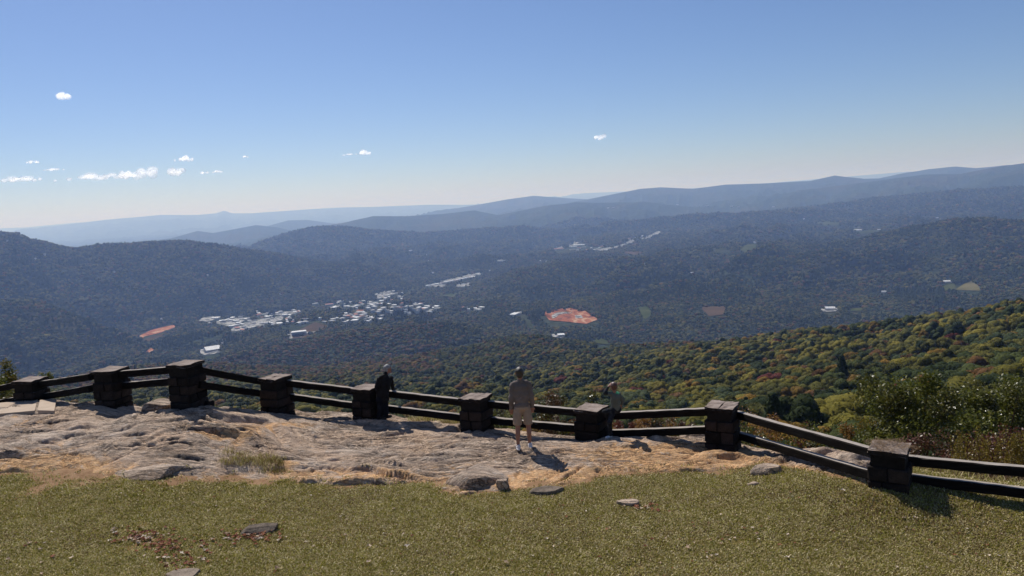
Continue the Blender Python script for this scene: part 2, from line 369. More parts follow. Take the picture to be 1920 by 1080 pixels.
# ------------------------------------------------------------------ far terrain (polar height field out to the horizon)
def polar(px, py, dist):                      # point at ground distance dist along a photo ray
    d = D(px, py); h = math.hypot(d[0], d[1]); return math.atan2(d[0], d[1]), dist, d[2]/h*dist
C = []
for px, py, r in ((2300, 520, 700), (2100, 545, 720), (1920, 568, 750), (1750, 600, 800), (1600, 620, 850), (1400, 640, 950), (1200, 660, 1150), (1110, 662, 1350), (1000, 636, 1500), (900, 652, 1450), (800, 668, 1500), (700, 680, 1550),
                  (2200, 620, 380), (1900, 645, 400), (1700, 665, 450), (1500, 700, 420), (1300, 703, 550), (1100, 706, 700), (900, 710, 900), (700, 722, 900), (500, 725, 1000),
                  (2100, 690, 190), (1900, 725, 180), (1600, 762, 170), (1400, 780, 180), (1250, 785, 200), (1050, 785, 260), (850, 780, 330), (600, 755, 500), (400, 745, 700), (200, 740, 800), (0, 745, 800), (-300, 760, 700),
                  (420, 695, 1500), (300, 688, 1650), (160, 706, 1700), (0, 735, 1500), (-300, 740, 1500)):
    th, rr, z = polar(px, py, r); C.append((th, math.log(rr), (z-9)/rr))
for th in np.linspace(-.9, .9, 9):
    C.append((th, math.log(55.), -24/55)); C.append((th, math.log(30.), -13/30)); C.append((th, math.log(2600.), -480/2600)); C.append((th, math.log(3600.), -485/3600.))
C = np.array(C); C[:, 0] *= 2.2; m_ = len(C)
A = np.zeros((m_+3, m_+3)); dd = np.linalg.norm(C[:, None, :2]-C[None, :, :2], axis=2)
A[:m_, :m_] = tps(dd)+np.eye(m_)*.001; A[:m_, m_] = 1; A[:m_, m_+1:] = C[:, :2]; A[m_:, :m_] = A[:m_, m_:].T
cf2 = np.linalg.solve(A, np.concatenate([C[:, 2], [0, 0, 0]]))
def near_tan(th, lr):
    s = cf2[m_]+cf2[m_+1]*th*2.2+cf2[m_+2]*lr
    for i in range(m_): s = s+cf2[i]*tps(np.hypot(th*2.2-C[i, 0], lr-C[i, 1]))
    return s
RIDGES = [ # crest pixels, distance m, side slope, rounding
 ([(-260, 470), (-150, 440), (-60, 425), (0, 433), (30, 436), (60, 448), (110, 460), (145, 465), (200, 458), (290, 451), (350, 449), (400, 458), (440, 464), (520, 475), (600, 490)], 5400, .24, 260),
 ([(-200, 560), (0, 560), (120, 570), (240, 590), (330, 625)], 3500, .30, 160),
 ([(320, 447), (370, 433), (400, 437), (480, 422), (520, 426), (560, 436)], 14500, .16, 500),
 ([(500, 424), (540, 413), (575, 412), (620, 418), (680, 424)], 19000, .12, 600),
 ([(100, 424), (200, 412), (300, 403), (370, 403), (405, 400), (420, 395), (436, 400), (470, 400), (600, 391), (640, 389), (700, 388), (800, 384), (870, 384), (960, 386)], 38000, .07, 1500),
 ([(-300, 450), (-100, 432), (50, 426), (150, 417), (300, 408)], 52000, .05, 2500),
 ([(460, 466), (530, 438), (590, 425), (640, 424), (700, 431), (760, 435), (830, 435), (900, 428), (980, 424), (1040, 430), (1120, 436), (1200, 447)], 8300, .20, 350),
 ([(640, 418), (700, 405), (760, 405), (830, 401), (890, 394), (930, 402), (980, 412)], 12000, .16, 450),
 ([(860, 390), (950, 374), (1000, 367), (1060, 371), (1110, 374), (1180, 372)], 19000, .12, 800),
 ([(940, 402), (1020, 386), (1080, 379), (1130, 380), (1210, 378), (1260, 384), (1330, 392)], 11500, .12, 600),
 ([(1090, 376), (1140, 366), (1200, 354), (1240, 351), (1300, 354), (1360, 346), (1430, 344), (1520, 339), (1565, 329), (1590, 332), (1620, 335), (1680, 334), (1740, 326)], 15500, .12, 700),
 ([(1100, 362), (1250, 356), (1420, 345), (1650, 326), (1700, 322)], 45000, .05, 2000),
 ([(1640, 336), (1700, 323), (1740, 317), (1790, 312), (1830, 315), (1880, 310), (1960, 305), (2200, 300)], 17500, .12, 700),
 ([(1540, 352), (1650, 338), (1730, 327), (1800, 326), (1860, 314), (1920, 306), (2000, 300), (2200, 290)], 12500, .12, 600),
 ([(1500, 392), (1650, 372), (1800, 358), (1920, 352), (2200, 335)], 9000, .14, 500),
 ([(1180, 414), (1300, 402), (1420, 398), (1520, 392), (1600, 398)], 8000, .10, 500),
 ([(1480, 478), (1560, 460), (1640, 441), (1720, 422), (1790, 409), (1840, 407), (1880, 411), (1930, 412), (2100, 400), (2300, 395)], 4600, .30, 260),
 ([(1600, 520), (1700, 505), (1780, 505), (1850, 485), (1930, 470), (2100, 455)], 3500, .34, 130),
 ([(880, 535), (960, 505), (1050, 492), (1150, 484), (1250, 480), (1350, 492), (1450, 512)], 4300, .16, 300),
 ([(1060, 560), (1180, 545), (1300, 545), (1420, 552), (1520, 562), (1640, 575)], 3000, .22, 120),
 ([(560, 640), (680, 615), (800, 605), (900, 608), (960, 622)], 2350, .22, 130),
 ([(420, 510), (560, 505), (700, 500), (820, 492), (900, 480)], 5600, .14, 300),
 ([(600, 470), (760, 462), (900, 456), (1000, 450)], 7200, .13, 300),
]
corr = [atz(*a) for a in ((380, 615, -486), (470, 600, -486), (620, 578, -486), (740, 572, -486), (860, 530, -486), (950, 492, -486), (1070, 466, -486), (1240, 436, -486))]
corr = np.array(corr)[:, :2]
def segdist(x, y, pts):
    best = np.full(x.shape, 1e12); par = np.zeros(x.shape)
    for i in range(len(pts)-1):
        a = pts[i]; b = pts[i+1]; ab = b[:2]-a[:2]; L = (ab**2).sum()
        t = np.clip(((x-a[0])*ab[0]+(y-a[1])*ab[1])/L, 0, 1); d = np.hypot(x-a[0]-t*ab[0], y-a[1]-t*ab[1])
        k = d < best; best = np.where(k, d, best)
        if pts.shape[1] > 2: par = np.where(k, a[2]+t*(b[2]-a[2]), par)
    return best, par
def zfar(x, y):
    r = np.maximum(np.hypot(x, y), 1); th = np.arctan2(x, y); thc = np.clip(th, -.85, .85); lr = np.log(r)
    zn = near_tan(thc, lr)*r
    cd, _ = segdist(x, y, corr); cm = sm(150, 900, cd)
    amp = 115*sm(1800, 4000, r)
    hills = (1-np.abs(fbm(x/1000+3, y/1000, 4))*3.2)*amp*cm*.8+fbm(x/420, y/420, 3)*48*sm(1500, 3000, r)*cm
    far_rise = 60*sm(6000, 14000, r)*fbm(x/4200, y/4200, 4)
    hills = hills+(55*(1-np.abs(fbm(x/620+50, y/620+8, 4))*3.4)+26*fbm(x/230, y/230, 3))*sm(1900, 3200, r)*cm*(1-sm(9000, 14000, r))
    zf = -488+hills+far_rise
    t = sm(math.log(1650), math.log(2500), lr)
    z = zn*(1-t)+zf*t
    z = z+(14*fbm(x/140, y/140, 4)*sm(80, 300, r)+30*fbm(x/420+8, y/420, 3)*sm(400, 900, r))*(1-t)*.55
    for pts, dist, slope, rnd in RIDGES:
        cr = []
        for px, py in pts:
            a, rr, zz = polar(px, py, dist); cr.append((math.sin(a)*rr, math.cos(a)*rr, zz-(12 if dist < 9000 else 0)))
        cr = np.array(cr); bb = 900/slope*1.2
        sel = (r > dist-bb) & (r < dist+bb*2)
        if not sel.any(): continue
        xs = x[sel]; ys = y[sel]; d, zc = segdist(xs, ys, cr)
        wob = 1+.45*fbm(xs/(dist*.07)+dist, ys/(dist*.07), 4)
        zr = zc-slope*(np.sqrt((d*wob)**2+rnd**2)-rnd)+fbm(xs/(dist*.03), ys/(dist*.03), 3)*8*sm(rnd*.5, rnd*4, d)*(dist/5000)
        zr = zr-sm(0, 1, d/(dist*.05))*np.abs(fbm(xs/(dist*.05)+7, ys/(dist*.05), 4))*dist*.022
        k = dist*.0022
        z0 = z[sel]; hh = np.clip(.5+.5*(zr-z0)/k, 0, 1); z[sel] = z0*(1-hh)+zr*hh+k*hh*(1-hh)*.5
    back = sm(1.0, 1.5, np.abs(th))
    z = z*(1-back)+back*np.where(r < 900, -12-.2*r, np.maximum(-488, -12-.2*r))
    return np.minimum(z, -3-.02*r+.02*np.maximum(r-900, 0)*0+1e9*(r > 300))
NTH, NR = 900, 620
THg = np.concatenate([np.linspace(-math.pi, -.80, 40)[:-1], np.linspace(-.80, .80, NTH), np.linspace(.80, math.pi, 40)[1:]])
LRg = np.linspace(math.log(26.), math.log(150000.), NR)
TT, LL = np.meshgrid(THg, LRg); rr_ = np.exp(LL)
XX = (np.sin(TT)*rr_).ravel(); YY = (np.cos(TT)*rr_).ravel(); ZZ = zfar(XX, YY)
ter = obj_np('terrain', np.stack([XX, YY, ZZ], 1), gridfaces(len(THg), NR), M['terrain'], True); tag(ter, kind='structure')
ZG = ZZ.reshape(NR, len(THg))
def zter(x, y):
    r = np.hypot(x, y); th = np.arctan2(x, y); fi = (np.log(np.maximum(r, 27))-LRg[0])/(LRg[1]-LRg[0]); fi = np.clip(fi, 0, NR-1.001)
    ft = np.interp(th, THg, np.arange(len(THg))); ft = np.clip(ft, 0, len(THg)-1.001)
    i = fi.astype(int); j = ft.astype(int); a = fi-i; b = ft-j
    return (ZG[i, j]*(1-a)+ZG[i+1, j]*a)*(1-b)+(ZG[i, j+1]*(1-a)+ZG[i+1, j+1]*a)*b
_rs = np.exp(np.linspace(math.log(300), math.log(60000), 1500))
PADZ = {}
def hit(px, py, rmin=1800):
    d = D(px, py); h = math.hypot(d[0], d[1]); ux, uy = d[0]/h, d[1]/h
    zt = zter(ux*_rs, uy*_rs); ray = d[2]/h*_rs; k = (ray < zt) & (_rs > rmin)
    if not k.any(): return None
    i = int(np.argmax(k))
    if i > 0 and not k[i-1] and _rs[i-1] > rmin:
        a = ray[i-1]-zt[i-1]; b = zt[i]-ray[i]; t = a/(a+b+1e-9); r = _rs[i-1]*(1-t)+_rs[i]*t
    else: r = _rs[i]
    return Vector((ux*r, uy*r, float(zter(np.array([ux*r]), np.array([uy*r]))[0])))

# ------------------------------------------------------------------ haze: one closed box of even air
def haze():
    bm = bmesh.new(); bmesh.ops.create_cube(bm, size=1)
    zlo = float(ZZ.min())-2; zhi = max(float(ZZ.max())+40, 60)
    for v in bm.verts: v.co = Vector((v.co.x*320000, v.co.y*320000, zlo if v.co.z < 0 else zhi))
    t = NT('haze_air'); pv = t.n('ShaderNodeVolumePrincipled')
    pv.inputs['Color'].default_value = HAZE_COL+(1,); pv.inputs['Absorption Color'].default_value = (1, 1, 1, 1)
    pv.inputs['Density'].default_value = HAZE_D; pv.inputs['Anisotropy'].default_value = HAZE_G
    t.l(pv.outputs[0], t.out.inputs['Volume'])
    o = obj_bm('haze', bm, t.m); tag(o, kind='stuff')
HAZE_COL = (.36, .535, .98); HAZE_D = 7.2e-5; HAZE_G = .2
haze()

# ------------------------------------------------------------------ vegetation meshes
def quads(c, nrm, size, aspect=1., rng=RNG):
    """n leaf quads: centres c, facing nrm, half size"""
    n = len(c); nrm = nrm/np.maximum(np.linalg.norm(nrm, axis=1, keepdims=True), 1e-6)
    a = rng.normal(size=(n, 3)); t = np.cross(nrm, a); t /= np.maximum(np.linalg.norm(t, axis=1, keepdims=True), 1e-6); b = np.cross(nrm, t)
    s = np.asarray(size).reshape(-1, 1)
    bend = nrm*s*.35
    v = np.stack([c-t*s, c-b*s*aspect+bend*.5, c+t*s, c+b*s*aspect+bend*.5], 1).reshape(-1, 3)
    return v, np.arange(4*n).reshape(n, 4)
def crown_lobes(rng, R, H, nl, flat=.8):
    L = []
    for i in range(nl):
        for _ in range(30):
            p = rng.normal(size=3); p /= np.linalg.norm(p); p[2] = abs(p[2])*1.0-.15; q = p*rng.uniform(.35, .78)
            c = np.array([q[0]*R, q[1]*R, H*.5+q[2]*H*.42])
            if all(np.linalg.norm(c-l[0]) > .38*l[1] for l in L): break
        L.append((c, rng.uniform(.24, .44)*R))
    L.append((np.array([0, 0, H*.5]), R*.55)); return L
def crown_mesh(name, mat, seed, R=4.2, H=7.5, nl=14, per=70, ls=.42, conifer=False):
    rng = np.random.default_rng(seed); V = []; Fc = []; off = 0
    if conifer:
        n = nl*per; h = rng.uniform(0, 1, n)**.8; rad = R*(1-h)*(.75+.25*np.sin(h*40))*rng.uniform(.7, 1.05, n)+.1; a = rng.uniform(0, 2*math.pi, n)
        c = np.stack([np.cos(a)*rad, np.sin(a)*rad, h*H], 1); nr = np.stack([np.cos(a), np.sin(a), np.full(n, .9)], 1)+rng.normal(size=(n, 3))*.4
        v, f = quads(c, nr, ls*rng.uniform(.7, 1.3, n), .6, rng); V.append(v); Fc.append(f)
    else:
        for c0, r0 in crown_lobes(rng, R, H, nl):
            n = per; p = rng.normal(size=(n, 3)); p /= np.linalg.norm(p, axis=1, keepdims=True); p[:, 2] = np.where(p[:, 2] < -.4, -p[:, 2], p[:, 2])
            c = c0+p*r0*rng.uniform(.72, 1.12, (n, 1))*np.array([1, 1, .85]); nr = p+rng.normal(size=(n, 3))*.32
            v, f = quads(c, nr, ls*rng.uniform(.55, 1.35, n), .7, rng); V.append(v); Fc.append(f+off); off += len(v)
    v = np.concatenate(V); f = np.concatenate(Fc)
    return mesh_np(name, v, f, mat)
def lobe_mesh(name, mat, seed, R, H, nl, sub, leaf=0, ls=.4, conifer=False):
    """crown of overlapping lumpy foliage masses, with loose leaf sprays round them"""
    rng = np.random.default_rng(seed); bm = bmesh.new(); bmesh.ops.create_icosphere(bm, subdivisions=sub, radius=1); bm.verts.ensure_lookup_table()
    uv = np.array([v.co[:] for v in bm.verts]); uf = np.array([[v.index for v in f.verts] for f in bm.faces]); bm.free()
    V = []; Fc = []; off = 0; mi = 0
    if conifer: L = [(np.array([rng.normal()*.25*(1-k/nl)*R*.4, rng.normal()*.25*(1-k/nl)*R*.4, H*(.12+.88*k/nl)]), R*(.62*(1-k/nl)+.10)) for k in range(nl)]
    else: L = crown_lobes(rng, R, H, nl)
    for c0, r0 in L:
        k = r0*(1+.30*fbm(uv[:, 0]*1.7+seed+c0[0], uv[:, 1]*1.7+uv[:, 2]*2.1+c0[1], 3)+rng.uniform(-.07, .07, len(uv)))
        v = c0+uv*k[:, None]*np.array([1, 1, 1.25 if conifer else .98]); V.append(v); Fc.append(uf+off); off += len(v)
    tv = np.concatenate(V); tf = np.concatenate(Fc)
    if leaf:
        LV_ = []
        for c0, r0 in L:
            n = leaf; p = rng.normal(size=(n, 3)); p /= np.linalg.norm(p, axis=1, keepdims=True); p[:, 2] = np.where(p[:, 2] < -.3, -p[:, 2], p[:, 2])
            c = c0+p*r0*rng.uniform(.95, 1.2, (n, 1))*np.array([1, 1, .85]); q, _ = quads(c, p+rng.normal(size=(n, 3))*.45, ls*rng.uniform(.5, 1.3, n), .7, rng); LV_.append(q.reshape(-1, 4, 3))
        q = np.concatenate(LV_); m = len(q); b = len(tv); tv = np.concatenate([tv, q.reshape(-1, 3)]); f = b+np.arange(4*m).reshape(m, 4)
        tf = np.concatenate([tf, f[:, [0, 1, 2]], f[:, [0, 2, 3]]])
    return mesh_np(name, tv, tf, mat)
KINDS = {
 'dark green':  [(.014, .022, .006), (.030, .042, .010), (.060, .072, .018)],
 'olive green': [(.040, .042, .008), (.080, .078, .014), (.135, .120, .024)],
 'bluish green': [(.018, .028, .012), (.036, .050, .018), (.060, .075, .028)],
 'yellow green': [(.075, .070, .010), (.140, .122, .018), (.20, .165, .028)],
 'golden orange': [(.09, .06, .010), (.17, .10, .016), (.24, .14, .024)],
 'rust brown':  [(.055, .030, .010), (.11, .055, .018), (.15, .08, .026)],
 'dark red':    [(.045, .012, .008), (.085, .020, .014), (.11, .03, .02)],
 'pine green':  [(.014, .024, .008), (.026, .038, .012), (.042, .056, .018)]}
KN = list(KINDS); KM = {}
for k in KN: KM[k] = leafmat('foliage_'+k.replace(' ', '_'), KINDS[k], .18, .7, .06, True, True)
KINDF = {  # seen from kilometres away: canopies of the same species
 0: [(.016, .028, .010), (.028, .042, .015)], }
def protocol(name, meshes):
    c = bpy.data.collections.new(name)
    for i, me in enumerate(meshes):
        o = bpy.data.objects.new('%s_%03d' % (name, i), me); c.objects.link(o)
    return c
def scatter(name, pts, rot, scl, idx, coll, tilt=0.):
    """one stuff object: points that carry instances of the collection's meshes"""
    me = bpy.data.meshes.new(name); me.vertices.add(len(pts)); me.vertices.foreach_set('co', np.asarray(pts, dtype=np.float32).ravel())
    for an, v, ty in (('rot', rot, 'FLOAT'), ('scl', scl, 'FLOAT'), ('idx', idx, 'INT')):
        a = me.attributes.new(an, ty, 'POINT'); a.data.foreach_set('value', np.asarray(v, dtype=np.float32 if ty == 'FLOAT' else np.int32))
    o = link(bpy.data.objects.new(name, me))
    g = bpy.data.node_groups.new(name, 'GeometryNodeTree')
    g.interface.new_socket('Geometry', in_out='INPUT', socket_type='NodeSocketGeometry'); g.interface.new_socket('Geometry', in_out='OUTPUT', socket_type='NodeSocketGeometry')
    N = g.nodes; Lk = g.links
    gi = N.new('NodeGroupInput'); go = N.new('NodeGroupOutput'); ip = N.new('GeometryNodeInstanceOnPoints'); ci = N.new('GeometryNodeCollectionInfo')
    ci.inputs['Collection'].default_value = coll; ci.inputs['Separate Children'].default_value = True; ci.inputs['Reset Children'].default_value = True
    def na(nm, ty):
        a = N.new('GeometryNodeInputNamedAttribute'); a.data_type = ty; a.inputs['Name'].default_value = nm; return a.outputs[0]
    cx = N.new('ShaderNodeCombineXYZ'); Lk.new(na('rot', 'FLOAT'), cx.inputs[2])
    Lk.new(gi.outputs[0], ip.inputs['Points']); Lk.new(ci.outputs[0], ip.inputs['Instance']); ip.inputs['Pick Instance'].default_value = True
    Lk.new(na('idx', 'INT'), ip.inputs['Instance Index']); Lk.new(cx.outputs[0], ip.inputs['Rotation'])
    Lk.new(na('scl', 'FLOAT'), ip.inputs['Scale']); Lk.new(ip.outputs[0], go.inputs[0])
    md = o.modifiers.new('scatter', 'NODES'); md.node_group = g
    return o
PN = 'pine green'
HV = [lobe_mesh('crown', KM[k], 10+i*5+j, (5.2, 4.3, 6.2)[j], (11, 12.5, 9.5)[j], (19, 13, 26)[j], 2, 110, .24, k == PN) for i, k in enumerate(KN) for j in range(3)]
MV = [lobe_mesh('crown_mid', KM[k], 200+i*5+j, (6.0, 4.6)[j], (10, 12)[j], (16, 10)[j], 2, 22, .38, k == PN) for i, k in enumerate(KN) for j in range(2)]
LV = [lobe_mesh('crown_far', KM[k], 400+i*5+j, (6.2, 4.6)[j], (9, 12)[j], (9, 6)[j], 1, 0, .5, k == PN) for i, k in enumerate(KN) for j in range(2)]

# ------------------------------------------------------------------ valley: town, roads, clearings
LOTS = [ # polygon pixels, material, name
 ([(368, 601), (385, 595), (418, 593), (412, 597), (390, 604)], 'lot', 'car_park'),
 ([(398, 605), (440, 597), (474, 596), (440, 610), (425, 612)], 'lot', 'car_park'),
 ([(440, 612), (474, 601), (532, 593), (530, 600), (500, 612), (470, 615), (445, 622), (430, 623)], 'lot', 'car_park'),
 ([(505, 589), (560, 582), (572, 585), (530, 593)], 'lot', 'car_park'),
 ([(360, 641), (400, 631), (418, 624), (424, 625), (410, 633), (372, 642)], 'lot', 'road'),
 ([(612, 577), (640, 571), (632, 579)], 'lot', 'car_park'),
 ([(704, 557), (720, 546), (738, 549), (724, 560)], 'lot', 'car_park'),
 ([(802, 538), (818, 533), (838, 534), (830, 539)], 'lot', 'car_park'),
 ([(850, 537), (862, 533), (884, 530), (885, 535), (866, 539)], 'lot', 'car_park'),
 ([(825, 528), (870, 518), (900, 512), (902, 514), (870, 523), (850, 529)], 'lot', 'road'),
 ([(1035, 471), (1060, 466), (1110, 464), (1112, 468), (1050, 474)], 'lot', 'car_park'),
 ([(1075, 463), (1085, 459), (1103, 459), (1100, 463)], 'lot', 'car_park'),
 ([(1118, 469), (1160, 461), (1185, 451), (1194, 452), (1165, 463), (1128, 471)], 'lot', 'road'),
 ([(1198, 450), (1232, 434), (1240, 434), (1240, 437), (1204, 451)], 'lot', 'road'),
 ([(955, 588), (975, 585), (990, 590), (972, 594)], 'lot', 'car_park'), ([(980, 594), (995, 600), (1002, 612), (996, 612), (985, 602)], 'lot', 'road'),
 ([(1016, 592), (1060, 584), (1095, 585), (1122, 601), (1100, 609), (1030, 606)], 'red', 'red_dirt_site'),
 ([(1034, 597), (1044, 591), (1060, 589), (1076, 590), (1060, 592), (1048, 595), (1042, 600), (1036, 601)], 'lot', 'dirt_track'), ([(1078, 596), (1090, 595), (1094, 600), (1080, 601)], 'lot', 'gravel_pad'),
 ([(1030, 584), (1060, 581), (1090, 582), (1060, 584)], 'field', 'field'),
 ([(260, 631), (285, 619), (326, 610), (332, 613), (300, 625), (270, 632), (266, 640)], 'red', 'red_dirt_site'),
 ([(268, 640), (276, 634), (300, 628), (312, 626), (298, 634), (280, 641)], 'brown', 'field'),
 ([(272, 657), (283, 651), (290, 653), (278, 658)], 'red', 'red_dirt_site'),
 ([(545, 614), (590, 600), (615, 604), (612, 610), (592, 622), (548, 624)], 'brown', 'field'),
 ([(526, 612), (575, 613), (612, 611), (612, 614), (575, 616), (528, 615)], 'lot', 'road'),
 ([(372, 662), (390, 655), (416, 660), (412, 668), (385, 668)], 'lot', 'car_park'),
 ([(537, 628), (560, 622), (582, 626), (560, 635), (540, 636)], 'lot', 'car_park'),
 ([(1194, 577), (1220, 576), (1222, 592), (1210, 600), (1203, 596)], 'field', 'field'),
 ([(1312, 577), (1360, 575), (1362, 590), (1330, 594)], 'brown', 'field'),
 ([(1330, 468), (1350, 466), (1376, 469), (1360, 473), (1336, 473)], 'field', 'field'), ([(1384, 464), (1402, 458), (1422, 457), (1420, 466), (1400, 472), (1386, 470)], 'field', 'field'),
 ([(1515, 419), (1545, 416), (1576, 418), (1570, 422), (1530, 422)], 'field', 'field'),
 ([(1600, 435), (1650, 431), (1652, 435), (1612, 438)], 'field', 'field'),
 ([(1790, 543), (1808, 534), (1822, 529), (1834, 538), (1840, 548), (1812, 546)], 'tan', 'field'),
 ([(1764, 534), (1790, 531), (1792, 540), (1768, 543)], 'field', 'field'),
 ([(1590, 580), (1620, 576), (1614, 583), (1594, 584)], 'field', 'field'),
 ([(1112, 642), (1130, 638), (1150, 648), (1140, 656), (1118, 656)], 'field', 'field'),
 ([(1538, 582), (1552, 578), (1574, 581), (1566, 587), (1545, 587)], 'lot', 'car_park'),
 ([(1030, 628), (1046, 627), (1060, 631), (1052, 635), (1038, 633)], 'lot', 'car_park'),
 ([(1168, 472), (1198, 472), (1208, 475), (1190, 478), (1172, 476)], 'brown', 'field'),
 ([(832, 552), (856, 550), (860, 556), (836, 558)], 'field', 'field'),
]
LOTS = [(p, m, n, (1250 if p[0] == (1112, 642) else 1800)) for p, m, n in LOTS]
def centre(p): return sum(a for a, b in p)/len(p), sum(b for a, b in p)/len(p)
XG = XX.reshape(ZG.shape); YG = YY.reshape(ZG.shape); padz = []
extra = [([(1540, 575), (1572, 587)], 'x', 'x', 1800), ([(1650, 545), (1662, 553)], 'x', 'x', 1800)]
for p, m, n, rm in LOTS+extra:
    cx_, cy_ = centre(p); h_ = hit(cx_, cy_, rm); corrd = segdist(np.array([h_.x]), np.array([h_.y]), corr)[0][0]
    z0 = -486. if corrd < 450 else h_.z
    padz.append(z0)
for (p, m, n, rm), z0 in zip(LOTS+extra, padz):          # level the ground under each clearing
    q = np.array([atz(a, b, z0) for a, b in p]); c_ = q.mean(0); rad = max(np.hypot(*(q-c_)[:, :2].T).max()*.8, 60)
    dsc = np.hypot(XG-c_[0], YG-c_[1]); w_ = 1-sm(rad, rad*1.25+260, dsc); ZG += (z0-ZG)*w_
ZZ = ZG.ravel(); ter.data.vertices.foreach_set('co', np.stack([XX, YY, ZZ], 1).astype(np.float32).ravel()); ter.data.update()
t = NT('pale_pavement'); p = t.coords('Object'); c = t.ramp(t.noise(p, .045, 3, .7), [(.44, (.03, .035, .03)), (.49, (.20, .20, .20)), (.60, (.40, .39, .37))]); M['lot'] = t.done(t.bsdf(c, .8, None, .05))
t = NT('red_graded_clay'); p = t.coords('Object'); n_1 = t.noise(t.mapping(p, (1, .45, 1)), .016, 5, .6, 1.4); M['red'] = t.done(t.bsdf(t.ramp(n_1, [(.36, (.11, .045, .025)), (.45, (.28, .095, .045)), (.55, (.34, .14, .07)), (.62, (.46, .30, .20))]), .95, None, 0)); M['brown'] = simple('brown_mown_field', (.055, .038, .022), (.105, .068, .040), .012, .95, 0, 0)
M['field'] = simple('green_pasture', (.034, .046, .012), (.075, .080, .026), .012, .95, 0, 0); M['tan'] = simple('tan_pasture', (.08, .078, .03), (.14, .12, .05), .012, .95, 0, 0)
maskpx = np.zeros((1080, 1920), bool); maskred = np.zeros((1080, 1920), bool)
def inpoly(px, py, poly):
    c = np.zeros(px.shape, bool); n = len(poly)
    for i in range(n):
        x1, y1 = poly[i]; x2, y2 = poly[(i+1) % n]
        k = ((y1 > py) != (y2 > py)) & (px < (x2-x1)*(py-y1)/((y2-y1) if y2 != y1 else 1e-9)+x1); c ^= k
    return c
GX, GY = np.meshgrid(np.arange(1920)+.5, np.arange(1080)+.5)
def mark(poly):
    xs = [p[0] for p in poly]; ys = [p[1] for p in poly]
    x0, x1, y0, y1 = int(max(min(xs)-2, 0)), int(min(max(xs)+2, 1919)), int(min(ys)-2), int(max(ys)+2)
    maskpx[y0:y1, x0:x1] |= inpoly(GX[y0:y1, x0:x1], GY[y0:y1, x0:x1], poly)
for (poly, mt, nm, rm), z0 in zip(LOTS, padz):
    pts = [Vector(atz(a, b, z0)) for a, b in poly]
    mark(poly)
    if mt == 'red': maskred |= inpoly(GX, GY, poly)
    bm = bmesh.new(); vs = [bm.verts.new((p.x, p.y, 0)) for p in pts]
    try: fc = bm.faces.new(vs)
    except Exception: bm.free(); continue
    bmesh.ops.triangulate(bm, faces=[fc]); bmesh.ops.subdivide_edges(bm, edges=bm.edges, cuts=5, use_grid_fill=True)
    bm.verts.ensure_lookup_table(); co = np.array([v.co[:] for v in bm.verts]); zz = zter(co[:, 0], co[:, 1])+(3.2 if nm in ('dirt_track', 'gravel_pad', 'road') else 2.5)
    for v, z in zip(bm.verts, zz): v.co.z = z
    for f_ in bm.faces:
        f_.normal_update()
        if f_.normal.z < 0: f_.normal_flip()
    o = obj_bm(nm, bm, M[mt], None, True); tag(o, kind='structure')
M['roof_white'] = simple('white_metal_roof', (.50, .50, .50), (.72, .72, .72), .1, .5); M['roof_grey'] = simple('grey_roof', (.22, .22, .23), (.4, .4, .4), .1, .7)
M['roof_red'] = simple('rust_red_roof', (.30, .12, .08), (.4, .18, .12), .1, .8); M['wall'] = simple('pale_wall', (.42, .40, .37), (.55, .52, .48), .1, .85)
def building(px, py, wpx, dm, hm, roof, label, group=None, ang=None, gable=False):
    p = hit(px, py)
    if p is None: return
    L = wpx/FPX*p.length; r = random.Random(int(px*7+py)); a = math.atan2(p.x, p.y)*-1+(r.uniform(-.5, .5) if ang is None else ang)
    o = empty('building', p, a)
    bm = bmesh.new(); bmesh.ops.create_cube(bm, size=1)
    for v in bm.verts: v.co = Vector((v.co.x*L, v.co.y*dm, -4 if v.co.z < 0 else hm))
    obj_bm('wall', bm, M['wall'], o)
    bm = bmesh.new()
    x, y = L/2+1, dm/2+1; h1 = hm+.02; h2 = hm+(dm*.22 if gable else .8)
    if gable:
        vs = [bm.verts.new(c) for c in ((-x, -y, h1), (x, -y, h1), (x, y, h1), (-x, y, h1), (-x, 0, h2), (x, 0, h2))]
        for f_ in ((0, 1, 5, 4), (2, 3, 4, 5), (0, 4, 3), (1, 2, 5), (3, 2, 1, 0)): bm.faces.new([vs[k] for k in f_])
    else:
        bmesh.ops.create_cube(bm, size=1)
        for v in bm.verts: v.co = Vector((v.co.x*2*x, v.co.y*2*y, h1 if v.co.z < 0 else h2))
    obj_bm('roof', bm, M[roof], o)
    tag(o, label, 'building', group)
    wy = 3+wpx*.12; mark([(px-wpx*.55, py-wy), (px+wpx*.55, py-wy), (px+wpx*.55, py+2), (px-wpx*.55, py+2)])
building(398, 659, 24, 45, 10, 'roof_white', 'large white roofed warehouse beyond the tallest stone pillar on the left', gable=True, ang=.2)
building(560, 626, 26, 30, 9, 'roof_white', 'white flat roofed hall beside the brown field in the valley', ang=.05)
building(591, 571, 12, 22, 7, 'roof_white', 'bright white long roof at the wooded upper edge of the town', ang=.25)
building(617, 573, 14, 30, 8, 'roof_red', 'reddish roofed long building right of the bright white long roof', ang=.2)
building(965, 592, 12, 50, 8, 'roof_white', 'white roofed building left of the red dirt construction site', ang=-.4)
building(1052, 631, 12, 25, 7, 'roof_white', 'small white roofed building among trees below the red dirt site', ang=.1)
building(1556, 581, 16, 22, 7, 'roof_white', 'white house in a clearing right of the valley, above the autumn slope', gable=True, ang=0.)
building(1656, 549, 9, 16, 6, 'roof_white', 'lone white roof in dark forest at the foot of the right hill', ang=0.)
building(1777, 530, 12, 18, 6, 'roof_white', 'pale roofed farmhouse by the tan clearing on the right', gable=True, ang=0.)
building(1608, 433, 14, 60, 9, 'roof_white', 'large white building at the left foot of the dark right hill', ang=0.)
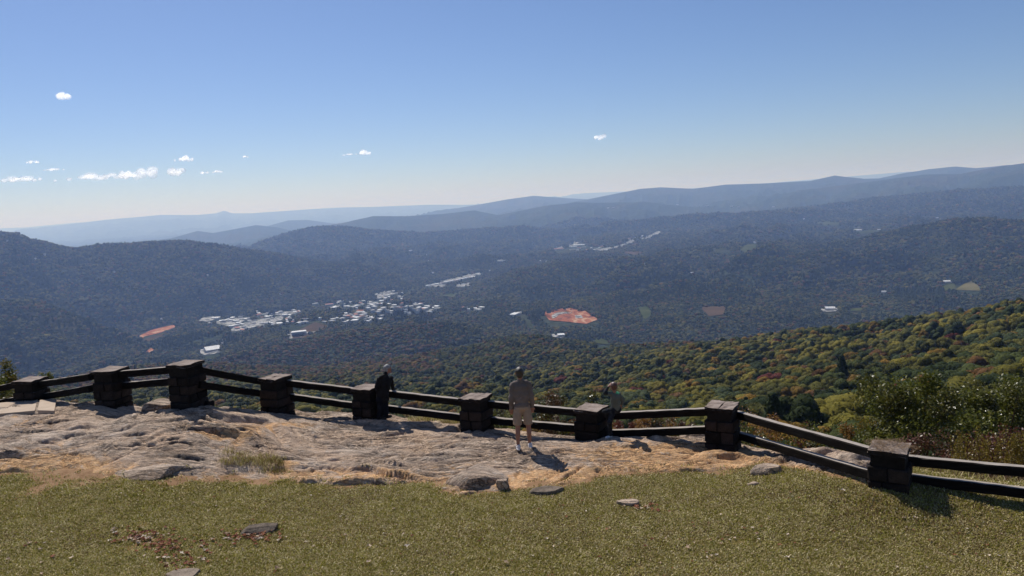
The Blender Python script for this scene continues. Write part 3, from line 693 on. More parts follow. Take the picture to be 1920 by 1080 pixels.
building(1648, 432, 5, 30, 8, 'roof_white', 'small white building at the right end of the field left of the dark hill', ang=0.)
building(770, 471, 6, 30, 8, 'roof_white', 'isolated white roof high above the town centre in the woods', ang=0.)
building(940, 490, 15, 30, 8, 'roof_white', 'long white roof between the town and the far highway strip', ang=.05)
building(1085, 461, 22, 60, 9, 'roof_white', 'wide white store roof at the start of the highway strip')
building(1047, 468, 18, 50, 8, 'roof_red', 'reddish roofed store at the left end of the highway strip')
building(1178, 449, 9, 40, 8, 'roof_red', 'red roofed building beside the highway bend')
def lone(a, b):
    u = 'just under the far skyline' if b < 400 else 'below the far hills' if b < 440 else 'on the upper wooded hills' if b < 490 else 'in the middle of the woods' if b < 530 else 'low in the woods'
    w_ = [n for x_, n in ((40, 'at the left edge'), (75, 'just right of the left edge'), (100, 'left end of the big ridge'), (260, 'over the second pillar'), (340, 'above the tallest pillar'), (450, 'above the big car parks'), (600, 'above the left half of town'), (802, 'above the town centre, left one'), (808, 'above the town centre, middle one'), (850, 'above the town centre, right one'),
         (960, 'right of the town arm'), (1019, 'left of the highway store, first'), (1060, 'left of the highway store, second'), (1138, 'right of the highway store'), (1145, 'over the child, left of a pair'), (1180, 'over the child, right of a pair'), (1240, 'below the highway end'), (1280, 'right of the far blue knoll'), (1310, 'over the corner pillar, low'), (1350, 'over the corner pillar, high'),
         (1378, 'right of the corner pillar, first'), (1400, 'right of the corner pillar, second'), (1440, 'over the top of the sloping rail'), (1452, 'over the sloping rail, upper'), (1460, 'over the sloping rail, lower'), (1480, 'over the sloping rail, middle'), (1600, 'left of the big white far building'), (1750, 'behind the dark right hill, left one'), (9999, 'behind the dark right hill, right one')) if a < x_][0]
    return u+', '+w_
for a, b in ((13, 452), (66, 486), (83, 478), (214, 510), (303, 599), (527, 552), (388, 517)):
    building(a, b, 3.6, 14, 6, 'roof_white', 'tiny lone white house %s' % lone(a, b))
for a, b in ((800, 478), (803, 490), (812, 512), (920, 508), (1210, 496), (1297, 513), (1137, 470), (1014, 490), (1024, 491), (1415, 455), (1326, 386), (1372, 387), (1385, 388), (1270, 384), (1450, 388), (1468, 395), (1507, 411), (1454, 423), (1745, 412), (1757, 409), (1140, 390), (1150, 389)):
    building(a, b, 3.6, 24, 6, 'roof_white', 'tiny white roof %s' % lone(a, b))
ZONES = [((392, 596, 475, 612), 22, 'the leftmost town lots'), ((480, 582, 575, 612), 44, 'the left half of town'), ((430, 612, 470, 622), 6, 'the lowest left lot'),
         ((625, 566, 700, 580), 24, 'the upper middle of town'), ((640, 584, 700, 606), 22, 'the lower middle of town'), ((705, 545, 760, 566), 24, 'the upper town centre'),
         ((690, 570, 825, 590), 60, 'the town centre'), ((666, 588, 720, 602), 12, 'the lower edge of town'), ((800, 520, 890, 538), 34, 'the upper right arm of town'), ((865, 510, 905, 517), 6, 'the road leaving town'),
         ((1060, 462, 1140, 470), 16, 'the highway strip'), ((1190, 438, 1232, 447), 6, 'the far highway end'), ((862, 578, 905, 586), 7, 'woods right of town'), ((595, 598, 660, 606), 7, 'the row by the brown field')]
rz = random.Random(5)
for (x0, y0, x1, y1), n, wh in ZONES:
    for i in range(n):
        t = (i+rz.random())/n; a = x0+(x1-x0)*t; b = (y1+(y0-y1)*t if (x1-x0) > 70 and wh.startswith('the upper right') else rz.uniform(y0, y1))
        k = rz.random(); rf = 'roof_white' if k < .5 else 'roof_grey' if k < .88 else 'roof_red'
        nm = {'roof_white': 'white', 'roof_grey': 'grey', 'roof_red': 'reddish'}[rf]
        wp = rz.choice([rz.uniform(2.6, 5), rz.uniform(3, 7), rz.uniform(5, 11)])
        nm = '%s %s roof in %s, %s %s' % ('long' if wp > 9 else 'middling' if wp > 6 else 'tiny', nm, wh, 'back' if b < y0+(y1-y0)*.33 else 'middle' if b < y0+(y1-y0)*.66 else 'front', 'far left' if t < .2 else 'left' if t < .4 else 'centre' if t < .6 else 'right' if t < .8 else 'far right')
        building(a, b, wp, rz.uniform(15, 34), rz.uniform(5, 9), rf, nm, nm.replace(' roof ', ' roofs '), ang=rz.choice([-.3, .2, .5])+rz.uniform(-.1, .1))

# ------------------------------------------------------------------ forest
def tree_points(r0, r1, sp, th=.72, jit=.42):
    """jittered grid of trees in a wedge"""
    xs = np.arange(-r1*math.sin(th), r1*math.sin(th), sp); ys = np.arange(r0*.6, r1, sp)
    X, Y = np.meshgrid(xs, ys); X = X.ravel(); Y = Y.ravel(); X = X+RNG.uniform(-jit, jit, X.shape)*sp; Y = Y+RNG.uniform(-jit, jit, Y.shape)*sp
    r = np.hypot(X, Y); a = np.abs(np.arctan2(X, Y)); k = (r >= r0) & (r < r1) & (a < th); return X[k], Y[k]
def kinds_for(x, y, r):
    a = fbm(x/160, y/160, 3); b = fbm(x/90+40, y/90, 3); u = .45*RNG.uniform(0, 1, x.shape)+.55*np.clip(.5+1.3*fbm(x/260+77, y/260, 3), 0, 1); nearf = 1-sm(700, 1700, r)
    right = sm(-.15, .45, np.arctan2(x, y))
    autumn = np.clip(.38+1.1*a+.30*right, 0, 1)*(.10+.90*nearf)
    k = np.where(u < .36, 0, np.where(u < .66, 1, 2))
    v = RNG.uniform(0, 1, x.shape)
    k = np.where(v < autumn*.50, 3, k); k = np.where(v < autumn*(.10+.55*np.clip(b, 0, 1)), 4, k)
    v = RNG.uniform(0, 1, x.shape); k = np.where(v < .035+.30*np.clip(b-.1, 0, 1)+.05*(1-nearf), 5, k); k = np.where((v > .988-.008*right) & (nearf > .3), 6, k)
    pine = fbm(x/120+90, y/120, 3); v = RNG.uniform(0, 1, x.shape); k = np.where(v < (.02+.35*np.clip(pine-.12, 0, 1))*(1-.75*nearf)+sm(1500, 2600, r)*1.6*np.clip(fbm(x/330+5, y/330, 3)+.02, 0, .6), 7, k)  # far pine stands put hillside shade into the canopy colour as dark patches
    spur = (np.arctan2(x, y) < -.10) & (r > 1100) & (r < 2400); v = RNG.uniform(0, 1, x.shape); k = np.where(spur & (v < .42), 5, k)
    return k
def prep(x, y, ruin=2.0):
    z = zter(x, y); p = np.stack([x, y, z], 1); keep = np.ones(len(x), bool); jx = RNG.normal(size=len(x))*2.2; jy = RNG.normal(size=len(x))*1.0
    for dh in (0, 5, 9, 13):
        a, b, d = proj(p+np.array([0, 0, dh])); keep &= ~(maskred[np.clip(b.astype(int), 0, 1079), np.clip(a.astype(int), 0, 1919)] & (d > 1300)); a = a+jx; b = b+jy; ia = np.clip(a.astype(int), 0, 1919); ib = np.clip(b.astype(int), 0, 1079)
        keep &= ~(maskpx[ib, ia] & (np.hypot(x, y) > 1300) & (d > 1))
    return p, keep
# nearest slope
x, y = tree_points(46, 520, 7.7, .80); p, kp = prep(x, y); p = p[kp]; r = np.hypot(p[:, 0], p[:, 1]); kd = kinds_for(p[:, 0], p[:, 1], r)
sc = RNG.uniform(.6, 1.35, len(p))*np.where(r < 75, .5, np.where(r < 130, .75, 1)); ro = RNG.uniform(0, 6.28, len(p))
a, b, d = proj(p+np.array([0, 0, 8])); inview = (a > 5) & (a < 1915) & (b > 440) & (b < 850) & (r > 100)
# visibility: canopy not hidden behind the near rim
rank = np.where(inview, sc/d, 0); order = np.argsort(-rank)[:330]
sel = np.zeros(len(p), bool)
chosen = []
for i in order:
    if rank[i] <= 0: continue
    # line of sight over the overlook edge
    t = np.linspace(12, 40, 30); f_ = t/d[i]; q = (p[i]+np.array([0, 0, 8*sc[i]])); zz = g0(q[0]*f_, q[1]*f_)
    if (zz+.05 > q[2]*f_).any(): continue
    chosen.append(i); sel[i] = True
    if len(chosen) >= 296: break
trunk_me = []
for s in range(2):
    bm = bmesh.new(); bmesh.ops.create_cone(bm, cap_ends=True, segments=7, radius1=.28, radius2=.10, depth=9, matrix=Matrix.Translation((0, 0, 1.5)))
    for k in range(3):
        an = k*2.1+s; bmesh.ops.create_cone(bm, cap_ends=True, segments=5, radius1=.09, radius2=.03, depth=3.2, matrix=Matrix.Translation((math.cos(an)*1.1, math.sin(an)*1.1, 4.6)) @ Euler((0, R_(42), an)).to_matrix().to_4x4())
    me = bpy.data.meshes.new('trunk'); bm.to_mesh(me); bm.free(); me.materials.append(M['bark']); trunk_me.append(me)
ZC = ((500, 'over the third pillar'), (640, 'left of the man in black'), (730, 'behind the man in black'), (860, 'right of the man in black'), (960, 'left of the man in shorts'), (1060, 'over the brown sapling'), (1130, 'over the pillar by the child'),
      (1200, 'behind the child'), (1260, 'just right of the child'), (1320, 'left of the corner pillar'), (1390, 'over the corner pillar'), (1460, 'just right of the corner pillar'), (1530, 'over the middle of the sloping rail'), (1600, 'over the low end of the sloping rail'), (1680, 'over the left of the big shrub'), (1760, 'over the big shrub'), (1840, 'between the two green shrubs'), (9999, 'over the right edge shrub'))
def zone(px, py):
    h = [n for x_, n in ZC if px < x_][0]
    v = 'far up' if py < 655 else 'high on' if py < 690 else 'halfway up' if py < 720 else 'low on' if py < 750 else 'lowest on'
    return '%s the near slope, %s' % (v, h)
for i in chosen:
    k = KN[kd[i]]; cat = 'conifer_tree' if k == 'pine green' else 'broadleaf_tree'
    o = empty(cat, p[i], ro[i]); o.scale = (sc[i],)*3
    link(bpy.data.objects.new('crown', HV[kd[i]*3+int(RNG.integers(3))]), o); link(bpy.data.objects.new('trunk', trunk_me[i % 2]), o)
    lab = '%s %s %s' % (k, 'conifer' if k == 'pine green' else 'tree', zone(a[i], b[i]))
    tag(o, lab, 'tree', lab.replace('tree', 'trees').replace('conifer', 'conifers'))
rest = ~sel
hvc = protocol('near_crowns', HV)
o = scatter('forest_canopy', p[rest]+0, ro[rest], sc[rest], kd[rest]*3+RNG.integers(0, 3, rest.sum()), hvc); tag(o, kind='stuff')
mvc = protocol('mid_crowns', MV); lvc = protocol('far_crowns', LV)
x, y = tree_points(520, 1750, 9.2); p, kp = prep(x, y); p = p[kp]; r = np.hypot(p[:, 0], p[:, 1]); kd = kinds_for(p[:, 0], p[:, 1], r)
o = scatter('forest_canopy', p, RNG.uniform(0, 6.28, len(p)), RNG.uniform(.6, 1.45, len(p)), kd*2+RNG.integers(0, 2, len(p)), mvc); tag(o, kind='stuff')
for r0, r1, sp, s0 in ((1750, 3200, 11.5, 1.25), (3200, 5600, 16, 1.7), (5600, 9500, 24, 2.2)):
    x, y = tree_points(r0, r1, sp, .64); p, kp = prep(x, y); p = p[kp]; r = np.hypot(p[:, 0], p[:, 1]); kd = kinds_for(p[:, 0], p[:, 1], r)
    s = RNG.uniform(.75, 1.3, len(p))*s0*(1+.5*np.clip(fbm(p[:, 0]/220, p[:, 1]/220+9, 3)*1.6, -.5, .8))
    o = scatter('forest_canopy', p, RNG.uniform(0, 6.28, len(p)), s, kd*2+RNG.integers(0, 2, len(p)), lvc); tag(o, kind='stuff')

# ------------------------------------------------------------------ fence
def rough_box(w, d, h, seed, jit=.012, bev=.02, cuts=1):
    r = random.Random(seed); bm = bmesh.new(); bmesh.ops.create_cube(bm, size=1)
    for v in bm.verts: v.co = Vector((v.co.x*w, v.co.y*d, v.co.z*h))
    if bev: bmesh.ops.bevel(bm, geom=bm.edges[:], offset=bev, segments=1, affect='EDGES')
    for v in bm.verts: v.co += Vector((r.uniform(-jit, jit), r.uniform(-jit, jit), r.uniform(-jit, jit)))
    return bm
fence = empty('stone_and_timber_fence', (0, 18, float(g0(np.array([0.]), np.array([18.]))[0])))
tag(fence, 'dark stone pillars joined by two heavy timber rails along the rock edge', 'fence')
foff = -Vector(fence.location)
stone_meshes = {}
for i, (pt, pb, rec) in enumerate(zip(PT, PB, PIL)):
    yaw = R_(rec[4]); W = .60; H = pt.z-pb.z; cx, cy = pt.x, pt.y
    core = rough_box(W-.07, W-.07, H+.3, i, .0, .0)
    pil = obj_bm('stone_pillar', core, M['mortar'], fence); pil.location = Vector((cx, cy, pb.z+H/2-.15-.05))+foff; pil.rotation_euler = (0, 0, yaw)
    # courses of separate stones
    r = random.Random(100+i); z = -H/2-.02; nC = max(3, round(H/.21)); hs = [r.uniform(.8, 1.2) for _ in range(nC)]; tot = sum(hs); body = H-.10+.12
    zb = -(H/2)+.2-.15
    for c in range(nC):
        hh = hs[c]/tot*body
        for side in range(4):
            n = r.choice([1, 2, 2, 2]) ; ed = [0]+sorted([r.uniform(.35, .65)]*(n-1))+[1]
            for s in range(n):
                w0 = (ed[s+1]-ed[s])*(W-.0); xm = -W/2+(ed[s]+ed[s+1])/2*W
                bm = rough_box(w0-.018, .12, hh-.018, r.randint(0, 9999), .011, .016)
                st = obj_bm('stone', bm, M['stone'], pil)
                q = Vector((xm, -W/2+.055-r.uniform(0, .02), 0)); q.rotate(Euler((0, 0, side*math.pi/2)))
                st.location = (q.x, q.y, zb+hh/2-.2+.03); st.rotation_euler = (0, 0, side*math.pi/2)
        zb += hh
    # two or three cap slabs
    r = random.Random(300+i); capz = H/2+.15+.05-.045
    if i in (5, 7, 3): parts = [(-W*.26, W*.50), (W*.25, W*.50)]
    else: parts = [(0, W)]
    for xm, ww in parts:
        bm = rough_box(ww, W+.02, .085, r.randint(0, 999), .0, .0)
        bmesh.ops.subdivide_edges(bm, edges=bm.edges[:], cuts=3, use_grid_fill=True)
        for v in bm.verts: v.co += Vector((r.uniform(-1, 1), r.uniform(-1, 1), r.uniform(-1, 1)))*.013
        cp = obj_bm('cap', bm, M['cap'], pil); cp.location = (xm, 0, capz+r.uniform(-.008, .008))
RAILS = [ # left pillar index, (top: left px, right px), (lower)
 (-1, ((-60, 735), (24, 717)), ((-60, 760), (24, 745))),
 (0, ((72, 715), (164, 701)), ((84, 737), (165, 723))), (1, ((212, 696), (321, 687)), ((226, 717), (322, 709))), (2, ((370, 687), (489, 709)), ((382, 716), (490, 732))),
 (3, ((532, 711), (662, 727)), ((545, 738), (662, 754))), (4, ((705, 729), (860, 747)), ((705, 757), (860, 776))), (5, ((916, 751), (1076, 766)), ((922, 782), (1074, 796))),
 (6, ((1140, 773), (1321, 765)), ((1140, 806), (1321, 799))), (7, ((1387, 772), (1629, 838)), ((1387, 810), (1627, 879))), (8, ((1713, 855), (1990, 880)), ((1710, 889), (1990, 922))),
 (9, ((2040, 884), (2400, 918)), ((2040, 926), (2400, 962)))]
def timber(a, b, wd, ht, seed):
    d = b-a; L = d.length; bm = bmesh.new(); r = random.Random(seed); n = 14
    prev = None; rings = []
    for k in range(n+1):
        x = L*k/n; dy = r.uniform(-.004, .004); dz = r.uniform(-.003, .003); sag = -.006*math.sin(math.pi*k/n)
        c = .018
        prof = [(-wd/2+c, 0), (wd/2-c, 0), (wd/2, -c), (wd/2, -ht+c), (wd/2-c, -ht), (-wd/2+c, -ht), (-wd/2, -ht+c), (-wd/2, -c)]
        rings.append([bm.verts.new((x, py+dy+r.uniform(-.004, .004), pz+dz+sag+r.uniform(-.004, .004))) for py, pz in prof])
    for k in range(n):
        for j in range(8): bm.faces.new([rings[k][j], rings[k+1][j], rings[k+1][(j+1) % 8], rings[k][(j+1) % 8]])
    bm.faces.new(rings[0]); bm.faces.new(rings[-1][::-1]); bmesh.ops.recalc_face_normals(bm, faces=bm.faces)
    return bm, a, d
for j, (i, tp, lo) in enumerate(RAILS):
    Yl = PIL[i][2] if i >= 0 else 20.8; Yr = PIL[i+1][2] if i+1 < len(PIL) else 10.6
    for q, (l, r_) in enumerate((tp, lo)):
        xl = l[0]; a = P(l[0], l[1], Yl+.06); b = P(r_[0], r_[1], Yr+.06)
        d = (b-a).normalized(); a2 = a-d*.14; b2 = b+d*.14
        bm, o0, dv = timber(a2, b2, .15, .165, j*2+q)
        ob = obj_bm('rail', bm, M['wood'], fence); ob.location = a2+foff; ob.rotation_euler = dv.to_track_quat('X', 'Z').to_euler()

# ------------------------------------------------------------------ concrete slabs by the left edge
def slab(name, px, label, th=.12):
    pts = [ground_at(*a) if len(a) == 2 else (ground_at(a[0], a[1])+Vector((a[2], a[3], -.1))) for a in px]; zt = sum(p.z for p in pts)/len(pts)+.10
    bm = bmesh.new(); top = [bm.verts.new((p.x, p.y, p.z*.5+zt*.5+.08)) for p in pts]; bot = [bm.verts.new((p.x, p.y, p.z-.35)) for p in pts]
    bm.faces.new(top); bm.faces.new(bot[::-1]); n = len(pts)
    for k in range(n): bm.faces.new([top[k], bot[k], bot[(k+1) % n], top[(k+1) % n]])
    bmesh.ops.recalc_face_normals(bm, faces=bm.faces)
    o = obj_bm(name, bm, M['concrete']); tag(o, label, 'slab'); return o
slab('concrete_slab', [(66, 777, -5., -.3), (66, 777), (71, 752), (71, 752, -5., -.3)], 'wide tan concrete slab set on the rock at the left edge')
slab('concrete_slab', [(72, 779), (103, 779), (107, 759), (76, 759)], 'small tan concrete step right of the wide slab')

# ------------------------------------------------------------------ loose rocks
def boulder(name, px, py, w, d, h, label, seed, rz=0, mat='rock', flat=.6, tilt=0., sink=.35):
    c = ground_at(px, py); rng = np.random.default_rng(seed); bm = bmesh.new(); bmesh.ops.create_icosphere(bm, subdivisions=5, radius=1)
    co = np.array([v.co[:] for v in bm.verts])
    pl = rng.normal(size=(9, 3)); pl /= np.linalg.norm(pl, axis=1, keepdims=True); pd = rng.uniform(.55, .9, 9)
    for n, dd_ in zip(pl, pd):
        t = co@n-dd_; co -= np.where(t > 0, t, 0)[:, None]*n*.92
    co[:, 2] = np.minimum(co[:, 2], flat)
    co += (.05*fbm(co[:, 0]*2+seed, co[:, 1]*2+co[:, 2]*3, 4)+.02*fbm(co[:, 0]*9, co[:, 2]*16+co[:, 1], 3))[:, None]*co
    co *= np.array([w/2, d/2, h/2/flat])
    m = Euler((tilt, tilt*.4, rz)).to_matrix()
    for v, q in zip(bm.verts, co): v.co = m@Vector(q)
    o = obj_bm(name, bm, M[mat], None, True); a = o.data.attributes.new('sand', 'FLOAT', 'POINT')
    z = float(zground(np.array([c.x]), np.array([c.y]))[0]); o.location = (c.x, c.y, z+h*(.5-sink)); tag(o, label, 'rock'); return o
boulder('rock', 285, 885, 1.5, .80, .20, 'flat tan rock slab overhanging a dark gap at the lawn border', 61, .12, flat=.5, tilt=-.05, sink=.50, )
boulder('rock', 895, 906, 1.25, .9, .38, 'grey wedge shaped rock where the outcrop meets the lawn', 8, .25, tilt=.16, sink=.45)
boulder('rock', 943, 916, .26, .24, .24, 'small upright rock at the right end of the grey wedge rock', 12)
boulder('rock', 1022, 922, .95, .40, .11, 'low flat grey rock in the grass below the standing man', 15, .05, mat='darkrock', flat=.4)
boulder('rock', 1178, 947, .42, .25, .11, 'pale small rock in the grass with red leaves beside it', 17, -.2, flat=.4)
boulder('rock', 1437, 889, .62, .42, .26, 'rounded tan boulder at the lawn edge left of the corner pillar shadow', 21)
boulder('rock', 488, 998, .80, .26, .16, 'dark half buried rock in the lawn with leaves below it', 25, .2, mat='darkrock', tilt=.1)
boulder('rock', 340, 1080, .7, .34, .10, 'flat grey rock at the bottom edge of the lawn', 28, 0, mat='darkrock', flat=.4, sink=.6)
boulder('rock', 1412, 911, .25, .15, .08, 'little flat stone in the grass below the rounded boulder', 31)
boulder('rock', 298, 762, .95, .55, .34, 'tilted grey slab of rock left of the tallest pillar base', 35, .35, flat=.5, tilt=.25)
boulder('rock', 388, 748, .34, .34, .30, 'dark round rock against the right foot of the tallest pillar', 39, mat='stone')
boulder('rock', 228, 756, .35, .3, .22, 'small jagged rock below the second pillar from the left', 44)
boulder('rock', 1300, 826, .7, .4, .2, 'grey rock just beyond the lower rail left of the corner pillar', 47)

# ------------------------------------------------------------------ grass
GB = [leafmat('grass_%s' % n, c, .35, .6, .2) for n, c in (('green', [(.12, .115, .012), (.25, .23, .03), (.50, .46, .14)]), ('straw', [(.25, .19, .075), (.47, .38, .17), (.78, .68, .42)]), ('brown', [(.13, .08, .035), (.2, .13, .07), (.27, .19, .11)]))]
def tuft(name, mats, seed, n=16, h=.05, spread=.06, wd=.004, bend=.6):
    rng = np.random.default_rng(seed); V = []; Fc = []; mi = []
    for i in range(n):
        a = rng.uniform(0, 6.28); c = rng.normal(size=2)*spread; hh = h*rng.uniform(.5, 1.3); ln = rng.uniform(0, bend)*hh; w_ = wd*rng.uniform(.7, 1.4); b = rng.uniform(0, 6.28)
        dx, dy = math.cos(a), math.sin(a); sx, sy = math.cos(b)*w_, math.sin(b)*w_; k = len(V)
        V += [(c[0]-sx, c[1]-sy, -.01), (c[0]+sx, c[1]+sy, -.01), (c[0]+dx*ln*.35+sx*.8, c[1]+dy*ln*.35+sy*.8, hh*.6), (c[0]+dx*ln*.35-sx*.8, c[1]+dy*ln*.35-sy*.8, hh*.6), (c[0]+dx*ln, c[1]+dy*ln, hh)]
        Fc += [(k, k+1, k+2, k+3), (k+3, k+2, k+4, k+4)]; mi += [rng.choice(len(mats))]*2
    bm = bmesh.new(); vs = [bm.verts.new(v) for v in V]
    for f_, m_i in zip(Fc, mi):
        fc = bm.faces.new([vs[q] for q in dict.fromkeys(f_)]); fc.material_index = int(m_i)
    me = bpy.data.meshes.new(name); bm.to_mesh(me); bm.free()
    for m in mats: me.materials.append(m)
    return me
tg = [tuft('tuft', [GB[0], GB[0], GB[1]], s, n=12, h=.027, wd=.008, bend=1.8) for s in range(4)]+[tuft('tuft', [GB[1], GB[1], GB[2], GB[0]], 10+s, n=12, h=.022, wd=.009, bend=2.0) for s in range(4)]
gc = protocol('turf_tufts', tg)
N_ = 210000; gx = RNG.uniform(-13.5, 13.5, N_); gy = RNG.uniform(8.6, 19, N_); rd = rockdist(gx, gy)
kp = (rd < -.25+.55*RNG.uniform(-1, 1, N_)**3+.35*RNG.uniform(-1, 1, N_)*(RNG.uniform(0, 1, N_) < .5))
ppx, ppy, _ = proj(np.stack([gx, gy, g0(gx, gy)], 1)); spots = 0*gx
for cx, cy, rx, ry, k in ((270, 1010, 75, 22, .8), (1390, 1015, 90, 12, .7), (480, 1008, 60, 12, .6), (1220, 958, 60, 9, .7), (1150, 1070, 200, 18, .45), (340, 1060, 60, 14, .6), (700, 960, 80, 8, .3), (1600, 990, 120, 10, .35), (1000, 1010, 90, 8, .3), (120, 930, 80, 8, .3)):
    spots = spots+k*np.exp(-((ppx-cx)/rx)**2-((ppy-cy)/ry)**2)
dens = 1-.8*sm(.25, .8, np.exp(-np.clip(-rd, 0, 9)/.45)*.9+.5*sm(.0, .5, fbm(gx*.8+50, gy*1.0, 4))+spots)
kp &= RNG.uniform(0, 1, N_) < dens
gx = gx[kp]; gy = gy[kp]; gz = zground(gx, gy)
dry = .05+.92*sm(-.22, .28, fbm(gx*.45+5, gy*.7, 4)+.03*gx)
gi = np.where(RNG.uniform(0, 1, len(gx)) < dry*.85, 4, 0)+RNG.integers(0, 4, len(gx))
o = scatter('grass', np.stack([gx, gy, gz], 1), RNG.uniform(0, 6.28, len(gx)), RNG.uniform(.6, 1.2, len(gx)), gi, gc); tag(o, kind='stuff')

# dry grass clumps on the rock and beyond the rails
tt = [tuft('clump', [GB[0], GB[1], GB[2]], 40+s, n=90, h=.13, spread=.12, wd=.005, bend=1.6) for s in range(3)]
def clump(px, py, rx, ry, n, label, s=1., grp=None, name='grass_clump'):
    c = ground_at(px, py); V = []; Fc = []; mi = []
    bm = bmesh.new(); r = random.Random(int(px))
    for i in range(n):
        a = r.uniform(0, 6.28); q = math.sqrt(r.random()); x_ = c.x+math.cos(a)*q*rx; y_ = c.y+math.sin(a)*q*ry; z_ = float(zground(np.array([x_]), np.array([y_]))[0])
        k0 = len(bm.verts); bm.from_mesh(tt[i % 3]); bm.verts.ensure_lookup_table()
        m = Matrix.Translation((x_-c.x, y_-c.y, z_-c.z)) @ Matrix.Rotation(r.uniform(0, 6), 4, 'Z') @ Matrix.Scale(s*r.uniform(.6, 1.2), 4)
        bmesh.ops.transform(bm, matrix=m, verts=bm.verts[k0:])
    o = obj_bm(name, bm, GB); o.location = c; tag(o, label, 'grass', grp); return o
clump(470, 872, .62, .35, 24, 'mound of dry green grass growing on the rock near the lawn', .75)
clump(505, 882, .3, .2, 8, 'low brown grass at the right foot of the grass mound', .6)
clump(822, 797, .75, .35, 22, 'dry golden grass beyond the rail left of the fifth pillar', 1.1)
clump(850, 803, .4, .25, 10, 'darker dry grass against the left foot of the middle pillar', 1.1)

# ------------------------------------------------------------------ fallen leaves
M['leaf_red'] = leafmat('fallen_leaf_red', [(.12, .035, .02), (.24, .08, .04), (.36, .17, .08)], .1, .7, .2)
M['leaf_pale'] = leafmat('fallen_leaf_pale', [(.34, .22, .13), (.50, .38, .27), (.64, .55, .44)], .1, .6, .3)
def leafmesh(seed, mat, s=.052):
    rng = random.Random(seed); bm = bmesh.new(); n = 9; vs = []
    for k in range(n):
        a = 6.283*k/n; rr = s*(.55+.45*(k % 2))*rng.uniform(.8, 1.1)*(1.25 if k in (0,) else 1)
        vs.append(bm.verts.new((math.cos(a)*rr, math.sin(a)*rr*.75, rng.uniform(-.1, .45)*s)))
    c = bm.verts.new((0, 0, 0))
    for k in range(n): bm.faces.new([c, vs[k], vs[(k+1) % n]])
    me = bpy.data.meshes.new('fallen_leaf'); bm.to_mesh(me); bm.free(); me.materials.append(mat); return me
lm = [leafmesh(s, M['leaf_red']) for s in range(4)]+[leafmesh(10+s, M['leaf_pale']) for s in range(3)]
lc = protocol('leaf_litter_kinds', lm)
L_ = []
def leafpatch(px, py, sx, sy, n, pale=.2, s=1.):
    for _ in range(n):
        q = ground_fast(px+RNG.normal()*sx, py+RNG.normal()*sy); L_.append((q, RNG.uniform(0, 6.28), s*RNG.uniform(.6, 1.2), int(RNG.integers(4, 7) if RNG.random() < pale else RNG.integers(0, 4))))
def ground_fast(px, py):
    return ground_at(min(max(px, -100), 2000), min(max(py, 870), 1200))
leafpatch(262, 1008, 26, 8, 80, .3); leafpatch(310, 1024, 30, 8, 60, .25); leafpatch(345, 1052, 30, 10, 40, .3); leafpatch(485, 1007, 30, 6, 60, .2); leafpatch(440, 1012, 30, 6, 30, .3); leafpatch(1210, 957, 16, 4, 16, .2)
leafpatch(60, 1060, 60, 25, 12, .7); leafpatch(1380, 1010, 50, 10, 18, .3, .7)
for _ in range(150):
    L_.append((ground_fast(RNG.uniform(0, 1900), RNG.uniform(925, 1100)), RNG.uniform(0, 6.28), RNG.uniform(.35, .8), int(RNG.integers(0, 7))))
lp = np.array([[q.x, q.y, 0] for q, *_ in L_]); lp[:, 2] = zground(lp[:, 0], lp[:, 1])+.035
o = scatter('leaf_litter', lp, [a[1] for a in L_], [a[2] for a in L_], [a[3] for a in L_], lc); tag(o, kind='stuff')
for px, py, pal, wh in ((215, 997, 1, 'pale curled leaf at the left tip of the red leaf patch'), (308, 1052, 1, 'pale pointed leaf below the red leaf patch'), (17, 1057, 1, 'pale leaf alone at the lower left of the lawn'), (693, 1031, 1, 'pale leaf in the grass right of the dark half buried rock'),
                        (763, 1031, 1, 'white leaf in the middle of the lawn below the outcrop'), (692, 1061, 1, 'pale leaf near the bottom edge left of centre'), (950, 1062, 1, 'narrow pale leaf at the bottom centre of the lawn'), (1290, 1031, 1, 'tan leaf lying by the bare patch right of centre'),
                        (1476, 1050, 1, 'pale leaf on the lawn near the bottom right'), (1581, 926, 1, 'small pale leaf on the grass below the sloping rail'), (1716, 976, 1, 'tan leaf in the grass below the nearest pillar'), (520, 1072, 1, 'pale leaf at the bottom edge below the half buried rock')):
    q = ground_fast(px, py); o = link(bpy.data.objects.new('fallen_leaf', lm[4+int(px) % 3])); o.location = (q.x, q.y, float(zground(np.array([q.x]), np.array([q.y]))[0])+.05)
    o.rotation_euler = (.2, .1, px*.7); o.scale = (1.1,)*3; tag(o, wh, 'leaf')

